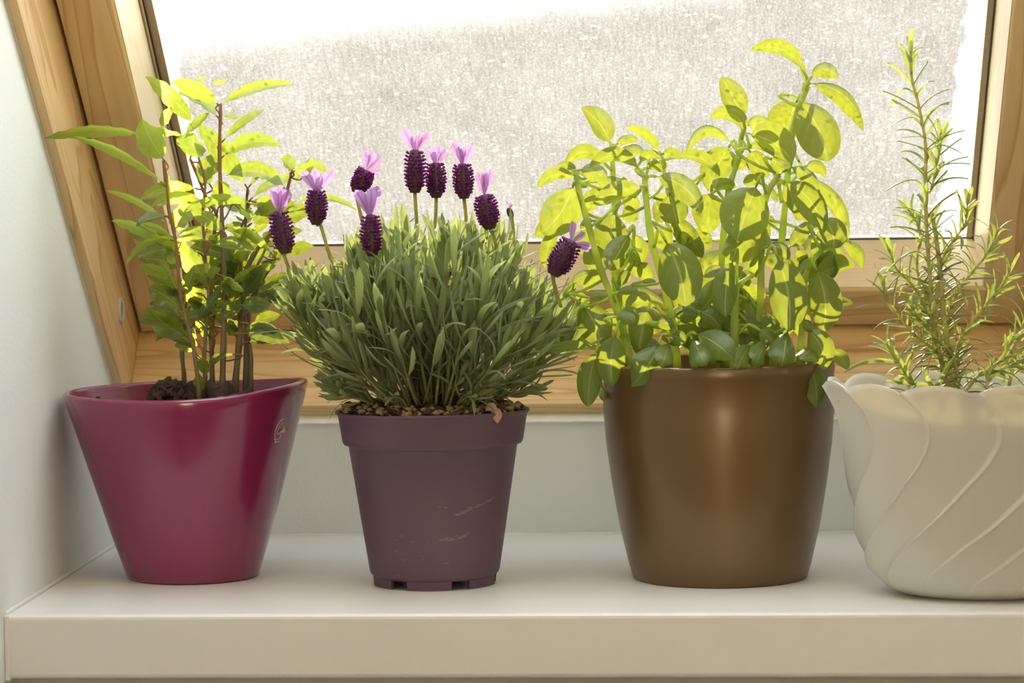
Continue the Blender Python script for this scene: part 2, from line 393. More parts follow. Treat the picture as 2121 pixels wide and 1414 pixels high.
# window
win = bpy.data.objects.new('window_1', None); COL.objects.link(win); win['kind'] = 'structure'
win.matrix_world = Matrix(((1, 0, 0, WO.x), (0, -CT, -ST, WO.y), (0, ST, -CT, WO.z), (0, 0, 0, 1)))   # local x=u, y=s, z=-n
def wp(name, vs, fs, mat, bev=.0006, smooth=False):
    me = mesh(name, [(v[0], v[1], -v[2]) for v in vs], fs, mat, smooth); recalc(me)
    o = obj(name, me, win)
    if bev: bevel(o, bev, 2)
    return o
def along_s(name, poly, s0, s1, mat, bev=.0008):        # poly in (u, n)
    n = len(poly); vs = [(p[0], s, p[1]) for s in (s0, s1) for p in poly]
    fs = [tuple(range(n)), tuple(range(n, 2*n))[::-1]] + [(i, n+i, n+(i+1) % n, (i+1) % n) for i in range(n)]
    return wp(name, vs, fs, mat, bev)
def along_u(name, poly, u0, u1, mat, bev=.0008):        # poly in (s, n)
    n = len(poly); vs = [(u, p[0], p[1]) for u in (u0, u1) for p in poly]
    fs = [tuple(range(n)), tuple(range(n, 2*n))[::-1]] + [(i, n+i, n+(i+1) % n, (i+1) % n) for i in range(n)]
    return wp(name, vs, fs, mat, bev)
W_ = .712; SM = 1.05
along_s('frame_board', [(0.0003, 0), (.008, 0), (.008, .15), (0.0003, .15)], -.02, SM+.012, M['wood_s'])
along_s('frame_board', [(W_-.008, 0), (W_, 0), (W_, .15), (W_-.008, .15)], -.02, SM+.012, M['wood_s'])
along_u('frame_board', [(-.012, .0005), (0, .0005), (0, .0435), (-.0022, .0455), (-.0022, .0485), (.0004, .051), (.0004, .15), (-.012, .15)], .008, W_-.008, M['wood_u'])
along_u('frame_board', [(SM, 0), (SM+.012, 0), (SM+.012, .15), (SM, .15)], 0, W_, M['wood_u'])
n1, n2, nb = .072, .125, .136
along_s('sash_stile', [(.0105, n1), (.048, n1), (.050, n1+.002), (.0545, n2), (.0545, nb), (.0105, nb)], .0025, SM-.003, M['wood_s'])
along_s('sash_stile', [(.7015, n1), (.6615, n1), (.6595, n1+.002), (.6551, n2), (.6551, nb), (.7015, nb)], .0025, SM-.003, M['wood_s'])
along_u('sash_rail', [(.0025, n1), (.0435, n1), (.0455, n1+.002), (.0412, n2), (.0412, .1275), (.030, .1275), (.030, nb), (.0025, nb)], .048, .6615, M['wood_u'])
along_u('sash_rail', [(SM-.003, n1), (SM-.042, n1), (SM-.042, nb), (SM-.003, nb)], .048, .6615, M['wood_u'])
# thin facing on the inner bevels, daylight painted in as paler pine
along_s('sash_bevel', [(.0500, n1+.0022), (.0504, n1+.0022), (.0549, n2), (.0545, n2)], .0458, SM-.043, M['wood_lit_s'], 0)
along_s('sash_bevel', [(.6595, n1+.0022), (.6591, n1+.0022), (.6547, n2), (.6551, n2)], .0458, SM-.043, M['wood_lit_s'], 0)
along_u('sash_bevel', [(.0455, n1+.0022), (.0459, n1+.0022), (.0416, n2), (.0412, n2)], .0502, .6593, M['wood_pale'], 0)
# dark strips added to block the gap and keep it dark
along_s('gap_strip', [(.008, .086), (.0105, .086), (.0105, .1), (.008, .1)], 0, SM, M['gasket'], 0)
along_s('gap_strip', [(.7015, .086), (.704, .086), (.704, .1), (.7015, .1)], 0, SM, M['gasket'], 0)
along_u('gap_strip', [(0.0004, .086), (.0025, .086), (.0025, .1), (0.0004, .1)], .01, .70, M['gasket'], 0)
# gaskets and spacers
along_s('gasket', [(.0545, n2-.004), (.0562, n2-.002), (.0562, nb), (.0545, nb)], .0412, SM-.042, M['gasket'], .0004)
along_s('spacer', [(.0562, n2-.0008), (.0624, n2-.0008), (.0624, nb), (.0562, nb)], .0425, SM-.042, M['spacer'], .0004)
along_s('spacer', [(.0552, n2-.0065), (.0562, n2-.0065), (.0562, n2-.0042), (.0552, n2-.0042)], .0425, SM-.042, M['spacer'], .0002)
along_s('gasket', [(.6551, n2-.004), (.6542, n2-.002), (.6542, nb), (.6551, nb)], .0412, SM-.042, M['gasket'], .0004)
along_s('spacer', [(.6542, n2-.0008), (.6494, n2-.0008), (.6494, nb), (.6542, nb)], .0425, SM-.042, M['spacer'], .0004)
along_u('gasket', [(.0412, n2-.0015), (.0422, n2-.0008), (.0422, .1256), (.0412, .1256)], .0545, .6551, M['gasket'], .0003)
# glass
g0, g1 = .1252, .1272
vs = [(u, s, n) for n in (g0, g1) for s in (.0418, SM-.042) for u in (.060, .6515)]
pane = wp('glass_pane', vs, [(0, 2, 3, 1), (0, 1, 5, 4), (2, 6, 7, 3), (0, 4, 6, 2), (1, 3, 7, 5)], [M['glass']], 0)
vs = [(u, s, g1+.0014) for s in (.0355, SM-.042) for u in (.060, .6515)]
gr = wp('grime_film', vs, [(0, 2, 3, 1)], [M['grime']], 0)
# raindrops on the outer face
rd = random.Random(3); vs = []; fs = []
for k in range(5200):
    u = rd.uniform(.064, .647); s = rd.uniform(.044, .34)
    if s > .277+(u-.072)*.132 and u < .36 and rd.random() < .85: continue
    if u > .628+s*.036 and rd.random() < .85: continue
    r = rd.choice([.00035, .00045, .0006, .0008]) if rd.random() < .86 else rd.uniform(.0009, .0019)
    ax, ay = r*rd.uniform(.8, 1.5), r*rd.uniform(.6, 1.1); m = 7; b0 = len(vs)
    for j in range(m):
        q = 2*PI*j/m; e = rd.uniform(.7, 1.25); vs.append((u+ax*e*math.cos(q), s+ay*e*math.sin(q), g1+.0003))
    vs.append((u, s, g1+.0003+r*.45))
    fs += [(b0+j, b0+(j+1) % m, b0+m) for j in range(m)]
dr = wp('raindrops', vs, fs, [M['drop']], 0, True); dr['kind'] = 'stuff'
# plug in the left reveal
vs, fs = [], []
def disc_ring(c, rs, xs, n=40):
    v = []
    for r_, x_ in zip(rs, xs):
        for j in range(n):
            q = 2*PI*j/n; v.append((x_, c[0]+r_*math.cos(q), c[1]+r_*math.sin(q)))
    f = [(i*n+j, i*n+(j+1) % n, (i+1)*n+(j+1) % n, (i+1)*n+j) for i in range(len(rs)-1) for j in range(n)]
    return v, f
v, f = disc_ring((.0652, .0438), [.0102, .0102, .0096, .0078, .0070, .0068], [.0078, .0090, .0097, .0097, .0092, .0080])
pl = wp('cover_plug', v, f, M['plug'], 0, True)
v, f = disc_ring((.0652, .0438), [.0070, .003, .0001], [.0084, .0083, .0083])
me = mesh('plug_recess', [(a_[0], a_[1], -a_[2]) for a_ in v], f, M['plug_in']); obj('plug_recess', me, pl)

# the garden outside
v = [(-60, 1.0, -4), (60, 1.0, -4), (60, 140, -4), (-60, 140, -4)]
struct('ground', v + [(a_, b_, -4.2) for a_, b_, _ in v], [(0, 1, 2, 3), (4, 7, 6, 5), (0, 4, 5, 1), (2, 6, 7, 3)], M['lawn'])

# ------------------------------------------------------------------ pots
def shell(cx, cy, prof, thick, bottom_z, nphi=96, rim_z=None, squash=1.0, lean=0.0, lip=.5):
    """prof: [(z, r)] outer; returns verts, faces of a walled pot with rounded lip."""
    zs = [p[0] for p in prof]; top = zs[-1]; L = []
    L.append((zs[0]+.0008, .0, 0)); L.append((zs[0]+.0008, prof[0][1]*.9, 0)); 
    for z, r in prof: L.append((z, r, max(0, (z-top*.6)/(top*.4))))
    for a_ in (30, 60, 90, 120, 150):
        q = math.radians(a_); L.append((top+thick*lip*math.sin(q), prof[-1][1]-thick/2+thick/2*math.cos(q), 1))
    for z, r in reversed(prof[1:]):
        if z > bottom_z+.004 : L.append((z, smooth_tab(prof, z)-thick, max(0, (z-top*.6)/(top*.4))))
    L.append((bottom_z, smooth_tab(prof, bottom_z)-thick-.003, 0)); L.append((bottom_z, .001, 0))
    def rf(i, ph):
        z, r, k = L[i]; dz = rim_z(ph)*k if rim_z else 0
        return (cx + r*math.sin(ph) + lean*z, cy - r*math.cos(ph)*squash, z+dz)
    return rings(rf, len(L), nphi, True, False)
def disc_soil(cx, cy, r, z, amp, seed, nr=14, nphi=48, squash=1.0):
    def rf(i, ph):
        rr = r*(1-i/(nr-1)*.999); x, y = cx+rr*math.sin(ph), cy-rr*math.cos(ph)*squash
        return (x, y, z+amp*noise.fractal(Vector((x*60+seed, y*60, 0)), 1, 2, 4))
    return rings(rf, nr, nphi, False, False)
def crumbs(pts, seed, rmin, rmax):
    rr = random.Random(seed); P = []
    for p in pts: P.append(blob(p, rr.uniform(rmin, rmax), rr.random()*50, 1, .5, rr.uniform(.5, .9)))
    return join(P)

# -- leaves
def leaf_geo(P0, P1, P2, wd, roll, kind, rnd):
    P0, P1, P2 = Vector(P0), Vector(P1), Vector(P2)
    if kind == 'basil': n, cols = 14, [-1, -.72, -.4, 0, .4, .72, 1]
    elif kind == 'bay': n, cols = 16, [-1, -.5, 0, .5, 1]
    else: n, cols = 7, [-1, 0, 1]
    L = (P2-P0).length; ph = rnd.uniform(0, 6); vs = []; uv = []
    wav = {'basil': .03, 'bay': .055, 'petal': .06}.get(kind, 0); fw = {'basil': 3.0, 'bay': 6.5, 'petal': 2}.get(kind, 1)
    if kind == 'bay': fw = max(4, min(12, 2.4*L/wd))
    cup = {'basil': .24, 'bay': -.16, 'petal': .25}.get(kind, .2)*rnd.uniform(.6, 1.3)
    tw = rnd.uniform(-.35, .35) if kind in ('bay', 'basil') else 0
    for i in range(n+1):
        t = i/n; p = P0*(1-t)**2 + P1*2*t*(1-t) + P2*t*t
        T = (P1-P0)*(1-t)*2 + (P2-P1)*2*t
        if T.length < 1e-8: T = P2-P0
        T.normalize(); S = T.cross(Vector((0, -1, 0)))
        if S.length < 1e-3: S = Vector((1, 0, 0))
        S.normalize(); Nn = S.cross(T)
        if Nn.y > 0: Nn = -Nn; S = -S
        a_ = math.radians(roll) + tw*(t-.5)
        S, Nn = S*math.cos(a_)+Nn*math.sin(a_), Nn*math.cos(a_)-S*math.sin(a_)
        t2 = max(0, (t-.07)/.93)
        if kind == 'basil': wf = (t2**.62*(1-t2)**.72)/.395
        elif kind == 'bay': wf = (t2**.68*(1-t2)**.80)/.366
        elif kind == 'petal': wf = (t2**.9*(1-t2)**.45)/.475+.12*(1-t2)
        else: wf = min(1, t*4+.3)*min(1, (1-t)*4+.05)
        wf = max(wf, .035 if kind != 'petal' else .02)
        for c in cols:
            hw = wd*.5*wf
            off = -cup*c*c*wd*wf*.5*2
            if kind == 'bay': off = -cup*abs(c)*wd*wf
            off += wav*wd*math.sin(t*fw*PI+ph+(1.3 if c > 0 else 0))*abs(c)**2*(1 if .1 < t < .97 else .3)
            if kind == 'basil': off += .022*wd*math.sin(abs(c)*PI)*(1+math.sin(t*5*2*PI-abs(c)*3))
            sw = 1.0
            if kind == 'bay' and abs(c) == 1: sw = 1+.05*math.sin(t*fw*2.3*PI+ph*2)
            vs.append(p + S*c*hw*sw + Nn*off); uv.append((t, (c+1)/2))
    m = len(cols); fs = [(i*m+j, i*m+j+1, (i+1)*m+j+1, (i+1)*m+j) for i in range(n) for j in range(m-1)]
    return vs, fs, uv
def mm(a): return [v/1000 for v in a]

BAY=[[135.8,160.0,185.1,143.1,158.1,191.1,152.6,154.6,192.0,10.2,10],[136.8,157.6,177.7,151.0,154.3,175.4,162.7,148.1,167.1,9.1,15],[133.2,164.8,197.2,141.9,161.7,206.1,148.7,156.0,216.5,10.2,10],[140.7,174.4,195.3,152.2,177.8,196.4,162.0,184.1,190.5,9.7,15],[124.1,178.0,195.3,130.1,180.3,202.1,135.9,184.5,208.7,8.4,15],[134.5,179.2,202.1,140.5,181.7,208.1,146.1,186.4,214.1,7.2,20],[118.3,162.4,189.3,109.2,161.7,187.5,101.9,160.4,182.0,7.7,15],[108.6,169.6,182.1,103.3,168.1,188.8,95.7,165.3,192.1,8.4,15],[104.1,173.2,195.8,99.8,170.7,202.8,95.9,166.1,209.9,8.4,15],[138.1,174.4,167.8,145.9,176.2,166.8,152.5,179.5,162.5,6.3,15],[119.5,174.4,176.3,122.6,175.9,172.0,125.6,178.8,167.7,7.5,10],[138.7,175.6,210.4,142.5,176.1,213.5,146.2,176.9,216.5,5.5,10],[99.2,175.6,178.5,92.3,177.1,184.1,83.2,180.0,186.0,9.1,15],[103.5,178.0,205.2,97.1,178.9,209.4,90.6,180.7,213.5,7.7,15],[124.7,180.4,209.0,120.1,181.7,213.9,115.2,184.1,218.7,7.7,15],[128.2,181.6,221.4,131.8,182.7,225.3,136.2,184.8,228.1,6.4,20],[117.3,172.0,328.3,142.3,170.0,342.6,171.3,166.4,341.6,10.8,40],[117.8,166.0,328.2,104.7,163.8,341.7,86.4,159.7,344.7,13.5,20],[115.5,175.6,320.0,104.3,177.8,333.0,87.2,181.9,337.8,14.5,-62],[98.5,178.0,315.3,84.1,184.8,335.8,61.2,197.6,349.6,14.0,20],[109.0,163.8,343.5,107.0,162.9,346.1,105.1,161.3,348.6,2.8,13],[112.1,174.8,342.8,117.1,175.3,344.2,121.9,176.3,345.6,3.1,-18],[65.7,164.8,308.7,31.2,162.4,316.8,3.8,130.0,306.8,11.7,45],[78.4,162.4,274.9,54.7,152.7,300.9,22.6,134.6,307.6,10.3,45],[80.0,161.2,290.7,71.1,159.3,303.9,66.1,155.7,318.9,21.7,15],[73.7,184.0,313.7,78.3,185.0,320.7,81.0,186.9,328.6,9.6,30],[98.7,160.0,291.9,100.8,157.3,300.6,103.4,152.2,309.2,23.8,20],[92.8,169.6,308.3,102.3,166.4,315.6,112.2,160.5,322.7,8.3,35],[118.6,179.2,304.1,131.0,181.6,317.0,146.6,186.2,325.1,8.3,35],[118.6,172.0,292.1,137.5,165.9,309.4,161.8,154.4,299.4,12.4,25],[117.5,181.6,320.0,123.3,182.7,321.4,128.5,184.8,318.9,3.6,30],[132.1,188.8,272.0,117.8,195.1,296.1,95.9,206.7,315.6,16.6,15],[118.8,181.6,279.2,141.8,184.1,289.2,159.3,188.6,271.6,13.5,30],[137.7,174.4,263.1,152.4,180.3,278.1,172.6,191.3,278.4,8.9,35],[167.8,169.6,281.6,165.5,168.2,287.5,160.3,165.5,290.8,15.6,-60],[167.6,170.8,281.6,175.5,168.4,284.9,181.2,164.0,291.3,16.6,-60],[174.2,180.4,279.5,181.2,182.7,290.0,189.6,186.9,280.7,8.3,20],[164.8,184.0,259.2,188.8,187.2,269.5,209.4,193.2,254.0,5.7,35],[103.8,174.4,273.0,106.7,176.1,283.6,109.4,179.3,294.3,14.5,20],[102.0,167.2,270.6,80.4,165.0,276.5,62.3,160.8,263.8,10.9,20],[106.8,158.8,262.7,88.2,156.9,270.7,71.8,153.5,259.0,9.7,25],[141.8,157.6,259.9,117.5,155.6,269.7,95.9,151.9,255.3,8.6,25],[79.8,173.2,245.5,63.0,169.6,265.8,37.8,163.0,270.7,7.0,40],[81.8,174.4,230.0,62.8,179.3,245.9,36.8,188.4,249.2,11.3,35],[81.8,178.0,236.9,71.2,178.9,247.2,56.0,180.6,246.3,7.1,35],[84.6,162.4,235.3,62.2,158.2,240.3,53.9,150.3,219.0,5.4,30],[86.8,173.2,240.9,87.9,171.9,249.4,87.3,169.6,257.9,13.4,10],[120.8,158.8,240.9,112.1,156.9,251.5,99.3,153.3,255.5,11.6,15],[121.7,168.4,263.9,120.4,166.5,270.9,117.6,163.0,277.2,14.0,20],[113.6,156.4,231.9,129.7,153.7,236.2,144.3,148.6,228.1,9.6,15],[110.4,157.6,234.1,96.7,155.7,242.6,85.1,152.2,231.6,5.4,25],[106.4,164.8,244.3,97.0,163.1,244.1,89.2,159.9,239.2,4.7,30],[153.7,160.0,225.6,144.3,156.0,240.1,128.5,148.7,244.9,7.5,25],[137.7,184.0,239.0,142.6,184.6,244.7,148.7,185.7,248.9,7.6,15],[117.8,182.8,242.8,123.9,184.9,246.3,130.5,188.7,245.0,4.7,30],[118.3,175.6,258.4,128.7,176.3,259.9,137.0,177.7,253.6,10.7,25],[139.5,175.6,261.1,148.3,177.7,259.8,152.4,181.5,251.9,14.1,15],[131.9,186.4,219.0,139.7,188.9,223.9,147.2,193.7,228.7,12.4,10],[114.5,172.0,238.6,111.0,171.7,236.4,107.6,171.1,234.3,7.9,30],[136.9,174.4,272.1,139.6,175.6,276.0,143.4,177.9,278.4,3.4,30],[79.4,166.0,282.8,80.7,165.4,279.3,82.1,164.3,275.8,3.4,30],[129.9,166.0,257.4,135.1,164.8,254.0,141.4,162.4,252.4,9.7,-60],[106.7,181.6,278.4,109.9,182.1,283.9,114.7,182.9,288.2,10.1,30],[108.5,181.6,272.4,103.5,182.3,280.4,98.4,183.7,288.4,11.7,-60],[59.5,179.2,314.9,74.6,180.9,313.6,88.7,184.1,308.5,11.7,-60],[130.4,181.6,258.1,124.5,183.7,263.0,116.4,187.7,264.2,9.0,30],[106.8,184.0,254.4,109.3,184.9,261.3,111.7,186.4,268.3,9.3,20],[94.3,179.2,246.7,91.1,181.3,254.6,87.5,185.3,262.6,11.4,-40],[81.1,164.8,209.3,72.6,161.5,216.8,62.2,155.3,219.1,9.2,20],[79.2,172.0,204.1,73.1,169.5,210.4,64.9,164.8,211.4,6.1,20],[89.9,161.2,187.9,80.5,159.1,198.3,68.1,155.2,204.0,17.0,10],[90.3,158.8,195.8,86.8,157.4,203.8,83.5,154.9,211.8,13.9,15],[92.0,157.6,196.3,96.6,155.5,206.6,101.4,151.5,216.9,9.4,15],[94.0,160.0,168.9,79.1,155.6,177.0,68.6,147.4,190.0,17.0,10],[102.9,175.6,208.6,97.3,176.8,220.1,86.8,178.9,227.9,15.6,10],[81.9,167.2,218.0,84.4,165.2,225.9,87.2,161.5,233.7,9.9,15],[79.7,175.6,211.8,76.7,177.2,217.3,71.9,180.1,221.6,7.6,20],[118.8,155.2,211.2,128.9,152.5,208.0,136.0,147.5,200.2,10.4,-50],[101.7,162.4,205.8,108.8,161.7,212.5,118.0,160.3,215.9,9.7,20],[134.4,152.8,188.8,124.7,149.7,191.3,115.4,143.9,193.8,5.8,10],[133.9,152.8,188.4,125.0,152.0,186.7,117.8,150.5,181.5,7.3,10],[131.9,156.4,190.1,142.8,154.8,192.8,153.6,151.9,189.7,10.8,5],[133.5,156.4,171.2,151.3,152.8,172.4,167.1,146.2,164.5,11.7,20],[134.2,169.6,164.0,145.6,166.5,167.0,157.2,160.7,164.3,6.6,30],[132.7,161.2,172.3,142.5,159.7,177.4,153.6,156.8,176.8,6.6,30],[136.9,179.2,176.7,145.3,182.0,181.3,154.6,187.3,182.0,8.7,20],[132.6,164.8,197.0,141.4,162.2,207.0,148.9,157.5,218.1,12.7,10],[139.9,174.4,193.6,149.0,176.0,200.5,160.1,179.0,202.0,12.7,10],[149.4,176.8,191.4,159.2,178.1,194.1,166.6,180.5,187.1,10.9,15],[99.2,160.0,158.1,93.3,159.1,164.3,85.0,157.5,163.2,7.4,15],[100.5,155.2,180.3,111.4,153.9,190.5,119.4,151.6,203.1,7.9,25],[125.4,175.6,167.2,122.9,176.3,173.3,120.3,177.6,179.4,10.2,20],[107.2,157.6,142.1,106.1,155.8,149.6,103.4,152.6,156.6,9.4,15],[103.4,155.2,131.5,103.4,153.3,137.8,103.7,149.8,144.1,9.4,15],[127.6,157.6,156.5,118.2,156.7,157.8,111.7,155.0,151.0,2.9,20],[107.9,160.0,148.7,112.9,159.5,153.4,119.1,158.5,156.5,6.1,20],[87.6,166.0,174.0,76.7,163.1,175.4,72.0,157.7,165.8,5.3,30],[76.0,176.8,188.2,70.3,177.9,190.2,64.5,180.0,192.1,8.9,-50],[107.5,172.0,186.2,101.0,170.6,191.6,93.6,167.9,195.4,11.2,20],[110.8,174.4,173.3,104.2,175.5,179.8,94.6,177.5,181.1,12.2,20],[109.3,176.8,166.3,104.9,178.2,171.4,98.9,180.8,175.0,9.2,20],[97.6,175.6,165.5,94.7,177.1,170.4,90.0,179.9,174.1,9.2,20],[125.8,169.6,189.1,131.0,168.4,194.0,136.4,166.1,198.9,10.4,-50],[92.6,178.0,188.0,97.0,179.4,194.8,101.2,181.9,201.5,11.2,20],[119.7,179.2,211.3,113.2,179.9,216.7,106.7,181.2,222.2,12.9,15],[118.2,180.4,194.5,114.0,182.3,199.9,109.5,185.9,205.2,11.2,20],[124.2,181.6,211.1,122.8,182.1,218.0,121.3,183.1,224.9,10.2,20],[86.1,163.6,178.0,98.4,161.2,183.8,112.1,156.7,185.9,9.2,20],[93.1,163.6,179.9,84.2,161.0,182.1,75.8,156.3,184.4,6.1,20]]
BAY_STEMS=[([[116.4,165.0,126.6],[118.3,165.0,167.4],[119.6,165.0,204.2],[118.8,165.0,247.6],[118.0,165.0,290.8],[119.4,165.0,329.0]],4.2,2),([[123.2,175.0,126.4],[128.2,175.0,170.1],[131.6,175.0,207.0],[140.4,175.0,227.0],[151.4,175.0,240.3],[161.3,175.0,263.6],[166.4,175.0,281.5]],4.5,1.6),([[130.2,185.0,127.9],[132.1,185.0,178.3],[138.3,185.0,199.8],[148.8,185.0,216.5],[153.1,185.0,228.3]],4.5,2.4),([[107.2,180.0,128.8],[107.4,180.0,175.1],[109.1,180.0,227.2],[112.3,180.0,252.4],[106.4,180.0,262.5],[95.1,180.0,291.2]],3.4,1.8),([[103.5,150.0,125.9],[99.9,150.0,161.2],[91.9,150.0,196.2],[89.0,150.0,235.0],[84.8,150.0,258.2],[82.4,150.0,289.7]],3,1.4),([[85.8,190.0,137.4],[84.5,190.0,158.8],[87.8,190.0,186.6],[86.7,190.0,213.7],[77.3,190.0,254.3],[73.9,190.0,290.8]],3,1.6),([[107.8,160.0,125.7],[105.4,160.0,137.1],[106.3,160.0,166.2],[109.3,160.0,197.9],[107.4,160.0,224.9],[106.4,160.0,254.5],[108.4,160.0,274.4],[104.1,160.0,292.7]],2.6,1.4),([[134.4,180.0,130.0],[134.5,180.0,156.3],[130.4,180.0,186.6],[129.2,180.0,213.6],[132.5,180.0,243.7],[134.3,180.0,268.9]],3.2,1.4),([[130.3,170.0,187.1],[137.5,170.0,208.8],[147.2,170.0,227.1],[150.9,170.0,241.1]],2,1.2),([[107.5,185.0,186.6],[118.2,185.0,213.5],[129.0,185.0,243.7],[136.0,185.0,257.0]],2,1.2)]
